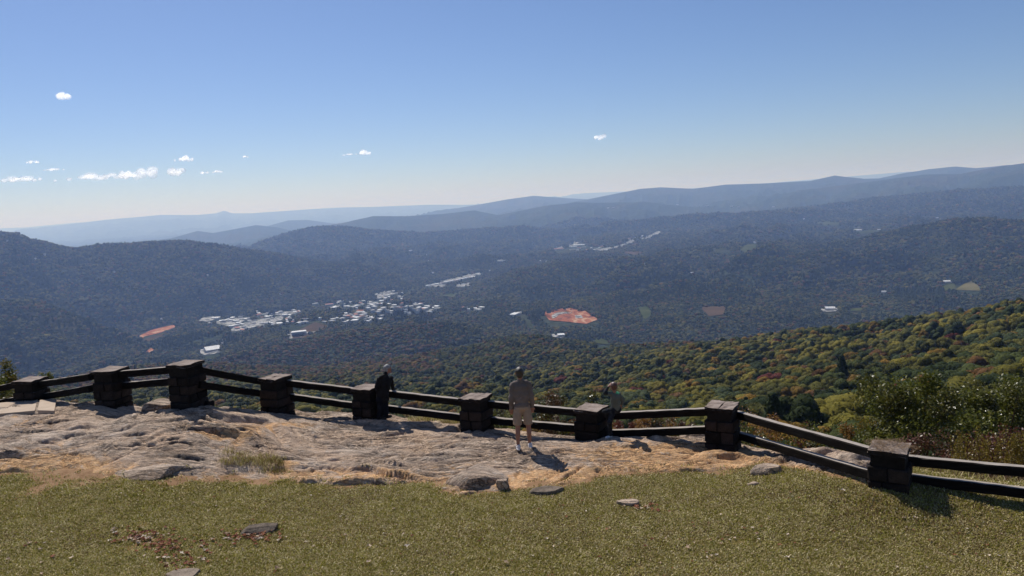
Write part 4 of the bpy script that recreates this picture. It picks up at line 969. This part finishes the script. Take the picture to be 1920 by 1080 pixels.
# ------------------------------------------------------------------ shrubs near the fence
SH = {'green': leafmat('shrub_green', [(.045, .055, .010), (.11, .12, .018), (.21, .19, .03)], .4, .4, .3, False),
      'olive': leafmat('shrub_olive', [(.05, .055, .012), (.10, .10, .02), (.17, .14, .03)], .3, .35, .5, False),
      'brown': leafmat('shrub_brown', [(.06, .03, .014), (.12, .065, .028), (.2, .12, .055)], .25, .4, .4, False),
      'red': leafmat('shrub_red', [(.06, .02, .014), (.12, .04, .026), (.17, .08, .045)], .25, .4, .4, False),
      'gold': leafmat('shrub_gold', [(.11, .09, .012), (.21, .16, .022), (.30, .20, .035)], .35, .5, .3, False),
      'orange': leafmat('shrub_orange', [(.12, .06, .012), (.22, .11, .02), (.28, .15, .03)], .35, .5, .3, False)}
def shrub(px, ytop, ybase, Y, wpx, cols, n, ls, label, group=None, name='shrub', seed=None, nl=16, depth=1.):
    seed = abs(int(px*3+Y))+1 if seed is None else seed; rng = np.random.default_rng(seed)
    top = P(px, ytop, Y); bot = P(px, ybase, Y); W = wpx/FPX*top.length; H = top.z-bot.z
    o = empty(name, bot)
    V = []; Fs = []; mi = []; off = 0; bm = bmesh.new()
    lob = []
    for i in range(nl):
        u = rng.uniform(-1, 1); q = rng.uniform(-1, 1); hh = rng.uniform(.25, .9)*(1-.25*u*u); rr = rng.uniform(.13, .24)
        lob.append((np.array([u*W*.40, q*W*.40*depth, hh*H]), rr*max(W*.8, H*.7)))
    for c0, r0 in lob:
        m = n//nl; p_ = rng.normal(size=(m, 3)); p_ /= np.linalg.norm(p_, axis=1, keepdims=True)
        c = c0+p_*r0*rng.uniform(.35, 1.15, (m, 1)); c[:, 2] = np.clip(c[:, 2], .02, H*1.02)
        nr = rng.normal(size=(m, 3))+np.array([0, 0, .8]); v, f_ = quads(c, nr, ls*rng.uniform(.6, 1.3, m), .55, rng)
        V.append(v); Fs.append(f_+off); off += len(v); mi.append(np.where(rng.uniform(size=m) < .75, rng.integers(len(cols)), rng.integers(0, len(cols), m)))
        b = Vector((0, 0, 0)); t = Vector(c0); md = (b+t)*.5+Vector((rng.normal()*.06, rng.normal()*.06, .05))
        for s, e, r1, r2 in ((b, md, .022, .014), (md, t, .014, .006)):
            dv = e-s; bmesh.ops.create_cone(bm, cap_ends=False, segments=5, radius1=r1*max(1, H/2), radius2=r2*max(1, H/2), depth=dv.length, matrix=Matrix.Translation((s+e)/2) @ dv.to_track_quat('Z', 'Y').to_matrix().to_4x4())
    cr = obj_np('foliage', np.concatenate(V), np.concatenate(Fs), [SH[c] for c in cols], False, o, np.concatenate(mi))
    obj_bm('stems', bm, M['twig'], o); tag(o, label, 'shrub' if name != 'sapling' else 'tree', group); return o
shrub(1722, 692, 905, 21.5, 200, ['green', 'green', 'olive'], 14000, .055, 'big glossy green oak shrub behind the nearest pillar', nl=26, name='oak_shrub')
shrub(1880, 698, 890, 22.5, 150, ['green', 'green', 'olive'], 10000, .055, 'second green oak shrub at the right edge of the view', nl=22, name='oak_shrub')
shrub(1605, 775, 880, 30, 70, ['gold', 'orange', 'olive'], 2600, .05, 'golden bush left of the big oak shrub', nl=12)
shrub(1800, 800, 915, 17.5, 150, ['brown', 'red', 'red'], 4200, .035, 'reddish brown undergrowth between the oak shrubs and the right rail', nl=16)
shrub(1905, 795, 915, 16.8, 120, ['brown', 'red'], 3000, .035, 'brown leafy undergrowth at the right edge behind the rail', nl=14)
shrub(1710, 835, 900, 16.2, 60, ['brown', 'olive'], 900, .03, 'low brown bush directly behind the nearest pillar', nl=8)
shrub(1036, 722, 835, 21.0, 74, ['brown', 'olive', 'brown'], 2300, .040, 'brown leaved sapling right of the standing man behind the rail', nl=16, name='sapling')
shrub(1055, 775, 835, 20.0, 60, ['green', 'brown'], 900, .035, 'dark low shrub under the brown sapling', nl=8)
shrub(945, 758, 830, 24.0, 80, ['olive', 'green'], 1500, .04, 'olive bush behind the rails right of the middle pillar', nl=10)
shrub(1172, 776, 840, 21.0, 34, ['red'], 500, .035, 'dark red bush below the child behind the rail', nl=6)
shrub(1240, 778, 850, 20.5, 110, ['orange', 'brown', 'olive'], 2300, .035, 'rust coloured bush behind the lower rail right of the child', nl=12)
shrub(1300, 785, 850, 20.0, 70, ['red', 'brown'], 1100, .035, 'red brown bush against the left of the corner pillar', nl=8)
shrub(1120, 738, 830, 26, 70, ['olive', 'gold', 'orange'], 1500, .045, 'mixed gold bush behind the pillar beside the child', nl=10)
shrub(5, 662, 770, 23.5, 46, ['olive', 'gold', 'green'], 1500, .045, 'yellow green bush at the left edge of the view', nl=12)
shrub(-30, 690, 770, 22, 90, ['olive', 'green'], 1500, .045, 'bush half out of view at the far left behind the rail', nl=12)
shrub(75, 686, 760, 23.0, 36, ['olive', 'green'], 700, .042, 'small bush rising behind the leftmost pillar', nl=8)
shrub(20, 730, 765, 21.8, 60, ['olive', 'brown'], 700, .035, 'low bush under the leftmost rail', nl=8)
for i, (px, yt, yb, Y, wp, cs, ls) in enumerate(((1400, 800, 860, 22, 90, ['green', 'olive'], .04), (1460, 815, 872, 20.5, 100, ['green', 'orange'], .04), (1530, 828, 885, 19.5, 100, ['green', 'olive'], .038), (1600, 842, 898, 18, 90, ['green', 'olive', 'gold'], .035), (1440, 850, 875, 17.8, 70, ['gold', 'olive'], .03), (1500, 858, 885, 16.8, 90, ['gold', 'olive'], .03), (1560, 868, 893, 16.0, 80, ['olive', 'red'], .028), (1615, 880, 905, 15.2, 60, ['brown', 'olive'], .028), (1420, 772, 850, 28, 110, ['red', 'orange'], .05), (1510, 795, 860, 30, 110, ['green', 'red'], .05))):
    side = ['leftmost and tall', 'second, tinged with orange,', 'third, broad and green,', 'fourth, green with gold,', 'low golden', 'low wide golden', 'low reddish', 'low brown', 'further back red and orange', 'further back green and red'][i]
    shrub(px, yt, yb, Y, wp, cs, 1200, ls, '%s bush seen through the sloping rail between corner and nearest pillar' % side, nl=9)
def goldenrod(px, ytop, ybase, Y, label, group):
    top = P(px, ytop, Y); bot = P(px, ybase, Y); H = top.z-bot.z; rng = np.random.default_rng(int(px*11)); o = empty('goldenrod_plant', bot)
    V = []; Fs = []; off = 0; bm = bmesh.new()
    for s in range(5):
        bx, by = rng.normal(size=2)*.10; h = H*rng.uniform(.75, 1.0); lean = rng.normal(size=2)*.07
        m = 90; t = rng.uniform(.3, 1, m); rad = .085*(1.15-t)+.015; a_ = rng.uniform(0, 6.28, m)
        c = np.stack([bx+lean[0]*t+np.cos(a_)*rad, by+lean[1]*t+np.sin(a_)*rad, t*h], 1); v, f_ = quads(c, rng.normal(size=(m, 3)), .022*rng.uniform(.6, 1.3, m), .6, rng)
        V.append(v); Fs.append(f_+off); off += len(v)
        e = Vector((bx+lean[0], by+lean[1], h*.95)); b = Vector((bx, by, 0)); dv = e-b
        bmesh.ops.create_cone(bm, cap_ends=False, segments=4, radius1=.006, radius2=.003, depth=dv.length, matrix=Matrix.Translation((b+e)/2) @ dv.to_track_quat('Z', 'Y').to_matrix().to_4x4())
    obj_np('flower_head', np.concatenate(V), np.concatenate(Fs), SH['gold'], False, o); obj_bm('stem', bm, M['twig'], o); tag(o, label, 'plant', group)
for i, px in enumerate((1795, 1822, 1838, 1858, 1872, 1890, 1903, 1916, 1932, 1950)):
    goldenrod(px, 812-(i % 3)*7, 905, 15.6+.2*(i % 2), 'yellow green goldenrod standing behind the right hand rail', 'goldenrod plants behind the right hand rail')
for i, px in enumerate((1735, 1760, 1780, 1805, 1835, 1865, 1890, 1915)):
    clump_c = P(px, 905, 14.2); bm = bmesh.new()
    for k in range(3):
        k0 = len(bm.verts); bm.from_mesh(tt[k]); bm.verts.ensure_lookup_table(); bmesh.ops.transform(bm, matrix=Matrix.Translation((.2*(k-1), 0, 0)) @ Matrix.Scale(1.5, 4), verts=bm.verts[k0:])
    o = obj_bm('grass_clump', bm, GB); z = float(zground(np.array([clump_c.x]), np.array([clump_c.y]))[0]); o.location = (clump_c.x, clump_c.y, max(z, clump_c.z-.3)); tag(o, 'dry grass clump growing between the right hand rails', 'grass', 'dry grass clumps under the right hand rails')
# pine straw on the nearest pillar
bm = bmesh.new(); r = random.Random(4)
for k in range(150):
    a = r.uniform(0, 6.28); L = r.uniform(.12, .34); c = Vector((r.uniform(-.28, .28), r.uniform(-.28, .28), r.uniform(.0, .035))); d = Vector((math.cos(a), math.sin(a), r.uniform(-.12, .12)))*L/2; s = Vector((-math.sin(a), math.cos(a), 0))*.0035
    m = c+Vector((0, 0, .012)); vs = [bm.verts.new(q) for q in (c-d-s, c-d+s, m+s, m-s, c+d+s, c+d-s)]
    bm.faces.new([vs[0], vs[1], vs[2], vs[3]]); bm.faces.new([vs[3], vs[2], vs[4], vs[5]])
o = obj_bm('pine_straw', bm, GB[2]); o.location = PT[8]+Vector((0, 0, .02)); tag(o, kind='stuff')

# ------------------------------------------------------------------ people
def capsule(bm, a, b, ra, rb, seg=14):
    a = Vector(a); b = Vector(b); dv = b-a; q = dv.to_track_quat('Z', 'Y').to_matrix().to_4x4() if dv.length > 1e-5 else Matrix()
    bmesh.ops.create_cone(bm, cap_ends=True, segments=seg, radius1=ra, radius2=rb, depth=max(dv.length, 1e-4), matrix=Matrix.Translation((a+b)/2) @ q)
    for c, r in ((a, ra), (b, rb)): bmesh.ops.create_uvsphere(bm, u_segments=seg, v_segments=10, radius=r, matrix=Matrix.Translation(c))
def ellip(bm, c, r, rot=(0, 0, 0)):
    bmesh.ops.create_uvsphere(bm, u_segments=18, v_segments=12, radius=1, matrix=Matrix.Translation(Vector(c)) @ Euler(rot).to_matrix().to_4x4() @ Matrix.Diagonal((r[0], r[1], r[2], 1)))
def fuse(name, bm, mat, parent, vox=.011, smooth=5, wr=0.):
    me = bpy.data.meshes.new('tmp'); bm.to_mesh(me); bm.free(); o = bpy.data.objects.new('tmp', me); COL.objects.link(o)
    m = o.modifiers.new('r', 'REMESH'); m.mode = 'VOXEL'; m.voxel_size = vox; s = o.modifiers.new('s', 'SMOOTH'); s.iterations = smooth; s.factor = .5
    dg = bpy.context.evaluated_depsgraph_get(); ev = o.evaluated_get(dg); nm = bpy.data.meshes.new_from_object(ev); bpy.data.objects.remove(o)
    nm.name = name; nm.materials.clear(); nm.materials.append(mat)
    co = np.empty(len(nm.vertices)*3); nm.vertices.foreach_get('co', co); co = co.reshape(-1, 3)
    if wr:
        no = np.empty(len(nm.vertices)*3); nm.vertices.foreach_get('normal', no); no = no.reshape(-1, 3)
        co = co+no*(wr*fbm(co[:, 0]*9+co[:, 1]*5, co[:, 2]*13+co[:, 1]*4, 3))[:, None]; nm.vertices.foreach_set('co', co.ravel())
    for p in nm.polygons: p.use_smooth = True
    return link(bpy.data.objects.new(name, nm), parent)
def hand(bm, w, d, side, curl=.5, s=1., bend=Vector((0, -1, 0))):
    """palm and five fingers: wrist w, direction d"""
    d = Vector(d).normalized(); sd_ = d.cross(bend).normalized()*side; pe = Vector(w)+d*.085*s
    for k in range(4):
        o = sd_*(.030-.020*k)*s; ln = (.066, .076, .070, .054)[k]*s
        capsule(bm, Vector(w)+o*.5, pe+o, .013*s, .0105*s, 8); m = pe+o+d*ln*.5+bend*ln*.12*curl; capsule(bm, pe+o, m, .0100*s, .0090*s, 8)
        capsule(bm, m, m+(d*.8+bend*curl).normalized()*ln*.6, .0090*s, .0075*s, 8)
    t0 = Vector(w)+d*.02*s+sd_*.02*s; t1 = t0+(d*.7+sd_*.8).normalized()*.045*s; capsule(bm, t0, t1, .013*s, .011*s, 8); capsule(bm, t1, t1+(d+sd_*.15+bend*.3).normalized()*.035*s, .010*s, .008*s, 8)
def head(bm, c, yaw, s=1., tilt=0.):
    """skull, jaw, nose, ears, lips and brow; faces +y turned by yaw"""
    m = Matrix.Translation(Vector(c)) @ Euler((tilt, 0, yaw)).to_matrix().to_4x4() @ Matrix.Scale(s, 4)
    def e(p, r):
        bmesh.ops.create_uvsphere(bm, u_segments=16, v_segments=12, radius=1, matrix=m @ Matrix.Translation(p) @ Matrix.Diagonal((r[0], r[1], r[2], 1)))
    e((0, -.01, .03), (.076, .096, .092)); e((0, .03, -.045), (.058, .062, .068)); e((0, .075, -.085), (.026, .024, .022)); e((0, .098, -.005), (.012, .018, .026))
    e((0, .086, .028), (.052, .014, .012)); e((.03, .082, -.012), (.022, .016, .014)); e((-.03, .082, -.012), (.022, .016, .014)); e((0, .088, -.05), (.024, .012, .010))
    for q in (-1, 1): e((q*.079, -.005, -.005), (.010, .022, .032))
    return m
SKIN = simple('tanned_skin', (.28, .13, .085), (.34, .17, .115), 6, .55, 0, .4)
HAIRD = simple('dark_brown_hair', (.012, .009, .007), (.035, .025, .02), 60, .45, .3, .6); HAIRG = simple('short_grey_hair', (.16, .155, .15), (.38, .37, .36), 60, .6, .3, .4); HAIRB = simple('auburn_hair', (.05, .018, .012), (.12, .045, .03), 60, .45, .3, .6)
def haircap(c, yaw, mat, parent, s=1., back=.0, tilt=0.):
    bm = bmesh.new(); m = Matrix.Translation(Vector(c)) @ Euler((tilt, 0, yaw)).to_matrix().to_4x4() @ Matrix.Scale(s, 4)
    for p, r in (((0, -.022, .045), (.086, .100, .088)), ((0, -.05, -.01), (.078, .062, .075))):
        bmesh.ops.create_uvsphere(bm, u_segments=16, v_segments=12, radius=1, matrix=m @ Matrix.Translation(p) @ Matrix.Diagonal((r[0], r[1], r[2], 1)))
    return fuse('hair', bm, mat, parent, .009, 2, .012)
def eyes(m, parent):
    em = simple('eye', (.02, .015, .012), (.5, .5, .5), 3, .2); bm = bmesh.new()
    for q in (-1, 1): bmesh.ops.create_uvsphere(bm, u_segments=8, v_segments=6, radius=.011, matrix=m @ Matrix.Translation((q*.03, .088, .008)))
    obj_bm('eyes', bm, em, parent, True)
def gz(x, y): return float(zground(np.array([x]), np.array([y]))[0])

# --- the man in grey shirt and khaki shorts, back to the camera
q = P(984, 849, 16.3); root = empty('person', (q.x, q.y, gz(q.x, q.y)), R_(4))
root.scale = (1.0, 1.0, 1.0); tag(root, 'person in grey long sleeve shirt and khaki shorts standing with back to us', 'person')
MG = simple('grey_shirt_cloth', (.13, .105, .09), (.19, .155, .135), 5, .9, .2); MK = simple('khaki_cloth', (.30, .22, .155), (.38, .28, .20), 5, .9, .2); MW = simple('white_sneaker', (.55, .53, .52), (.72, .70, .69), 10, .6)
bm = bmesh.new(); hc = (-.01, .0, 1.665); hm = head(bm, hc, .05, 1.08)
capsule(bm, (0, -.01, 1.44), (0, -.005, 1.60), .060, .055)
ellip(bm, (0, 0, 1.22), (.165, .10, .24)); ellip(bm, (0, 0, .98), (.155, .105, .14))
for s in (-1, 1):
    sh = (s*.185, 0, 1.405); el = (s*.222, -.03, 1.12); wr = (s*.222, .05, .90)
    capsule(bm, sh, el, .052, .040); capsule(bm, el, wr, .040, .028); hand(bm, wr, (s*.03, .15, -1), s, .5, 1., Vector((0, 1, 0)))
    hp = (s*.085, 0, .93); kn = (s*.115, .005, .50); an = (s*.125 + (-.01 if s < 0 else .0), -.02+(.06 if s > 0 else 0), .09)
    capsule(bm, hp, kn, .085, .056); capsule(bm, kn, (kn[0]*.5+an[0]*.5, -.025, .33), .052, .054); capsule(bm, (kn[0]*.5+an[0]*.5, -.025, .34), an, .053, .034); capsule(bm, an, (an[0]*1.1, an[1]+.10, .04), .038, .03)
body = fuse('body', bm, SKIN, root, .010, 3); eyes(hm, body)
haircap(hc, .05, HAIRD, root, 1.10)
bm = bmesh.new()
ellip(bm, (0, 0, 1.36), (.185, .115, .13)); ellip(bm, (0, 0, 1.18), (.178, .118, .26)); ellip(bm, (0, 0, .97), (.172, .125, .10)); capsule(bm, (-.13, 0, 1.45), (.13, 0, 1.45), .062, .062); capsule(bm, (0, 0, 1.44), (0, 0, 1.535), .075, .064)
for s in (-1, 1):
    capsule(bm, (s*.178, 0, 1.41), (s*.224, -.03, 1.12), .066, .056); capsule(bm, (s*.224, -.03, 1.12), (s*.226, .04, .915), .056, .044)
fuse('shirt', bm, MG, root, .012, 4, .016)
bm = bmesh.new(); ellip(bm, (0, 0, .92), (.168, .122, .10))
for s in (-1, 1): capsule(bm, (s*.085, 0, .90), (s*.115, .0, .66), .095, .100); bmesh.ops.create_cone(bm, cap_ends=True, segments=20, radius1=.098, radius2=.093, depth=.24, matrix=Matrix.Translation((s*.112, 0, .66)))
fuse('shorts', bm, MK, root, .012, 3, .012)
for s in (-1, 1):
    bm = bmesh.new(); ax = s*.125; ay = .04 if s > 0 else -.02
    ellip(bm, (ax*1.1, ay+.06, .045), (.048, .115, .048)); ellip(bm, (ax, ay-.035, .06), (.042, .05, .055)); bmesh.ops.create_cone(bm, cap_ends=True, segments=18, radius1=1, radius2=1, depth=1, matrix=Matrix.Translation((ax*1.07, ay+.03, .014)) @ Matrix.Diagonal((.050, .145, .028, 1)))
    fuse('shoe', bm, MW, root, .009, 2)

# --- the man in black leaning on the rail
MB_ = simple('black_hooded_jacket', (.006, .006, .007), (.014, .014, .016), 5, .8, .2); MJ = simple('dark_jeans', (.004, .005, .008), (.010, .012, .017), 6, .85, .2); MS = simple('dark_shoe', (.02, .018, .018), (.05, .045, .04), 10, .6)
Y0 = 19.05; q = P(719, 796, Y0); root = empty('person', (q.x, q.y, gz(q.x, q.y))); zb = root.location.z
tag(root, 'person in black hooded jacket leaning one hand on the rail beside a pillar', 'person')
def J(px, py, dy=0.): return P(px, py, Y0+dy)-root.location
yaw = R_(-55); hc = J(727, 692, .08); bm = bmesh.new(); hm = head(bm, hc, yaw, .92)
nk = J(722, 704); shl = J(711, 711, -.05); shr = J(733, 709, .12); hpl = J(713, 748); hpr = J(721, 748, .08); knl = J(713, 771); knr = J(723, 771, .06)
fl = Vector((J(713, 796).x, -.04, .07)); fr = Vector((J(724, 796).x, .06, .07)); elr = J(735, 722, .22); wrr = J(738, 731, .33); ell = J(706, 726, -.08); wrl = J(709, 737, .02)
capsule(bm, nk, hc-Vector((0, 0, .03)), .055, .052)
chest = (shl+shr)/2-Vector((0, 0, .10)); pel = (hpl+hpr)/2
capsule(bm, chest, pel, .115, .105)
for a_, b_, r1, r2 in ((shl, ell, .048, .038), (ell, wrl, .038, .028), (shr, elr, .048, .038), (elr, wrr, .038, .028), (hpl, knl, .08, .055), (hpr, knr, .08, .055), (knl, fl, .05, .034), (knr, fr, .05, .034)): capsule(bm, a_, b_, r1, r2)
hand(bm, wrr, (wrr-elr)+Vector((.04, .10, .02)), 1, .6, .95, Vector((0, 0, -1))); hand(bm, wrl, (.1, .1, -.9), -1, .6, .95, Vector((0, 1, 0)))
body = fuse('body', bm, SKIN, root, .011, 3); eyes(hm, body); haircap(hc, yaw, HAIRG, root, .92)
bm = bmesh.new(); capsule(bm, shl, shr, .065, .065); capsule(bm, chest, pel+Vector((0, 0, .03)), .150, .135); capsule(bm, chest+Vector((0, 0, .05)), pel+Vector((-.02, 0, .06)), .145, .14); capsule(bm, pel+Vector((-.04, -.02, 0)), pel+Vector((.05, .03, 0)), .125, .125)
for a_, b_, r1, r2 in ((shl, ell, .064, .055), (ell, wrl, .055, .042), (shr, elr, .062, .052), (elr, wrr, .052, .040)): capsule(bm, a_, b_, r1, r2)
ellip(bm, nk+Vector((-.05, -.05, -.01)), (.095, .075, .055), (0, -.3, 0)); capsule(bm, nk-Vector((0, 0, .02)), nk+Vector((.01, 0, .04)), .07, .06)
fuse('hooded_jacket', bm, MB_, root, .012, 3, .018)
bm = bmesh.new(); capsule(bm, hpl, hpr, .115, .115)
for a_, b_, r1, r2 in ((hpl, knl, .098, .078), (knl, fl+Vector((0, 0, .03)), .078, .072), (hpr, knr, .098, .078), (knr, fr+Vector((0, 0, .03)), .078, .072)): capsule(bm, a_, b_, r1, r2)
fuse('jeans', bm, MJ, root, .012, 3, .014)
for f_ in (fl, fr):
    bm = bmesh.new(); ellip(bm, (f_.x+.05, f_.y+.03, .045), (.12, .05, .045), (0, 0, .5)); ellip(bm, (f_.x-.02, f_.y, .06), (.05, .045, .06)); fuse('shoe', bm, MS, root, .010, 2)

# --- the child on the rail
MC = simple('grey_green_shirt', (.09, .10, .085), (.14, .15, .13), 5, .9, .2); MT = simple('dark_camouflage_trousers', (.004, .005, .007), (.035, .038, .042), 14, .9, .2); MCO = simple('bright_green_collar', (.10, .45, .22), (.15, .55, .28), 8, .8); MDK = simple('dark_sleeve', (.02, .022, .024), (.04, .042, .044), 6, .9)
Y0 = 17.05; q = P(1141, 822, Y0); root = empty('person', (q.x, q.y, gz(q.x, q.y)))
tag(root, 'small child in grey shirt perched on the rail with a hand raised to the head', 'person')
hc = J(1150, 725, .02); yaw = R_(25); bm = bmesh.new(); hm = head(bm, hc, yaw, .86, .1)
nk = J(1153, 735.5); shl = J(1146, 739); shr = J(1160.5, 740, .05); el_l = J(1133.5, 737, .02); wl = J(1141, 724.5, .08); el_r = J(1167.5, 751, .10); wr_ = J(1164, 762, .16)
hpl = J(1150, 768, .05); hpr = J(1158, 768, .10); knl = J(1143, 792, -.12); ftl = J(1144, 816, -.03); knr = J(1133, 772, .02); ftr = J(1141, 786, .16)
capsule(bm, nk, hc-Vector((0, 0, .02)), .040, .038); chest = (shl+shr)/2-Vector((0, 0, .05)); pel = (hpl+hpr)/2
capsule(bm, chest, pel, .085, .08)
for a_, b_, r1, r2 in ((shl, el_l, .034, .028), (el_l, wl, .028, .021), (shr, el_r, .034, .028), (el_r, wr_, .028, .021), (hpl, knl, .058, .042), (knl, ftl, .040, .026), (hpr, knr, .056, .042), (knr, ftr, .040, .026)): capsule(bm, a_, b_, r1, r2)
hand(bm, wl, (wl-el_l)+Vector((.04, 0, 0)), -1, .6, .75, Vector((.5, .5, 0)).normalized()); hand(bm, wr_, (0, .5, -.8), 1, .6, .75, Vector((0, 1, 0)))
body = fuse('body', bm, SKIN, root, .010, 3); eyes(hm, body); haircap(hc, yaw, HAIRB, root, .88, 0, .1)
bm = bmesh.new(); capsule(bm, shl, shr, .052, .052); capsule(bm, chest, pel+Vector((0, 0, .03)), .110, .100); ellip(bm, pel+Vector((0, 0, .04)), (.115, .10, .07))
capsule(bm, shr, el_r, .048, .044); capsule(bm, el_r, el_r.lerp(wr_, .5), .044, .036); capsule(bm, shl, shl.lerp(el_l, .45), .046, .042)
fuse('shirt', bm, MC, root, .011, 3, .014)
bm = bmesh.new(); capsule(bm, shl.lerp(el_l, .4), el_l, .040, .037); capsule(bm, el_l, el_l.lerp(wl, .8), .037, .029); fuse('sleeve', bm, MDK, root, .010, 2, .01)
bm = bmesh.new(); ellip(bm, nk.lerp(shr, .45)+Vector((0, -.015, .015)), (.066, .055, .030), (0, .35, 0)); fuse('collar', bm, MCO, root, .009, 2)
bm = bmesh.new(); capsule(bm, hpl, hpr, .090, .090)
for a_, b_, r1, r2 in ((hpl, knl, .072, .060), (knl, ftl+Vector((0, 0, .01)), .058, .050), (hpr, knr, .070, .060), (knr, ftr, .056, .046)): capsule(bm, a_, b_, r1, r2)
fuse('trousers', bm, MT, root, .011, 3, .014)
for f_, dv in ((ftl, Vector((-.09, -.05, -.035))), (ftr, Vector((.06, .05, -.03)))):
    bm = bmesh.new(); capsule(bm, f_+Vector((.01, 0, -.03)), f_+dv, .040, .032); fuse('shoe', bm, MW, root, .009, 2)

# ------------------------------------------------------------------ clouds
t = NT('cloud_vapour'); p_ = t.coords('Object')
df = t.n('ShaderNodeBsdfDiffuse'); df.inputs[0].default_value = (.72, .72, .73, 1); tl = t.n('ShaderNodeBsdfTranslucent'); tl.inputs[0].default_value = (.72, .72, .73, 1); mx = t.n('ShaderNodeAddShader')
t.l(df.outputs[0], mx.inputs[0]); t.l(tl.outputs[0], mx.inputs[1]); tr = t.n('ShaderNodeBsdfTransparent'); m2 = t.n('ShaderNodeMixShader')
lw_ = t.n('ShaderNodeLayerWeight'); lw_.inputs[0].default_value = .35
al = t.math('MULTIPLY', t.ramp(lw_.outputs['Facing'], [(.0, 1.), (.62, 0.)]), t.ramp(t.noise(p_, .0040, 6, .7), [(.28, .0), (.60, .62)]))
t.l(al, m2.inputs[0]); t.l(tr.outputs[0], m2.inputs[1]); t.l(mx.outputs[0], m2.inputs[2]); CM = t.done(m2)
def cloud(px, py, wpx, hpx, label, seed, n=14):
    c = P(px, py, 32000); W = wpx/FPX*32000; H = hpx/FPX*32000; rng = random.Random(seed); bm = bmesh.new()
    for i in range(n):
        u = rng.uniform(-.5, .5); s = (1-abs(u)*1.3)*rng.uniform(.6, 1.1); rr = max(W/n*1.1, H*.32)
        bmesh.ops.create_icosphere(bm, subdivisions=3, radius=1, matrix=Matrix.Translation((u*W, rng.uniform(-.2, .2)*W, -H*.2+rng.random()*H*.35*s)) @ Matrix.Diagonal((rr*1.5*s, rr*1.6*s, H*.33*s+H*.08, 1)))
    co = np.array([v.co[:] for v in bm.verts]); dsp = fbm(co[:, 0]/(H*.7)+seed, co[:, 2]/(H*.5)+co[:, 1]/H, 4)*H*.14
    for v, q, d_ in zip(bm.verts, co, dsp): v.co = Vector((q[0]+d_*.6, q[1], q[2]+d_))
    o = obj_bm('cloud', bm, CM, None, True); o.location = c; tag(o, label, 'cloud')
for a in ((282, 321, 140, 28, 'largest puffy white cloud above the left horizon', 1, 18), (175, 331, 150, 16, 'long flat white cloud joined to the left of the largest cloud', 2, 18), (32, 336, 84, 16, 'low white cloud at the left edge', 3, 12), (118, 177, 24, 22, 'lone small wispy cloud high on the left', 4, 8),
          (344, 297, 30, 16, 'small white puff above the right end of the largest cloud', 5, 8), (62, 303, 22, 9, 'tiny cloud above the left edge cloud', 6, 6), (101, 317, 32, 8, 'thin small cloud above the long flat cloud', 7, 7), (386, 323, 18, 8, 'left of two tiny clouds right of the largest cloud', 8, 5),
          (409, 321, 22, 8, 'right of two tiny clouds right of the largest cloud', 9, 5), (680, 285, 26, 14, 'wispy white cloud left of the picture centre', 10, 7), (655, 289, 26, 5, 'thin streak left of the wispy central cloud', 11, 6), (1128, 255, 26, 14, 'small faint cloud right of the picture centre', 12, 7), (461, 293, 12, 7, 'faint speck of cloud between the left puffs and centre', 13, 4)):
    cloud(*a)
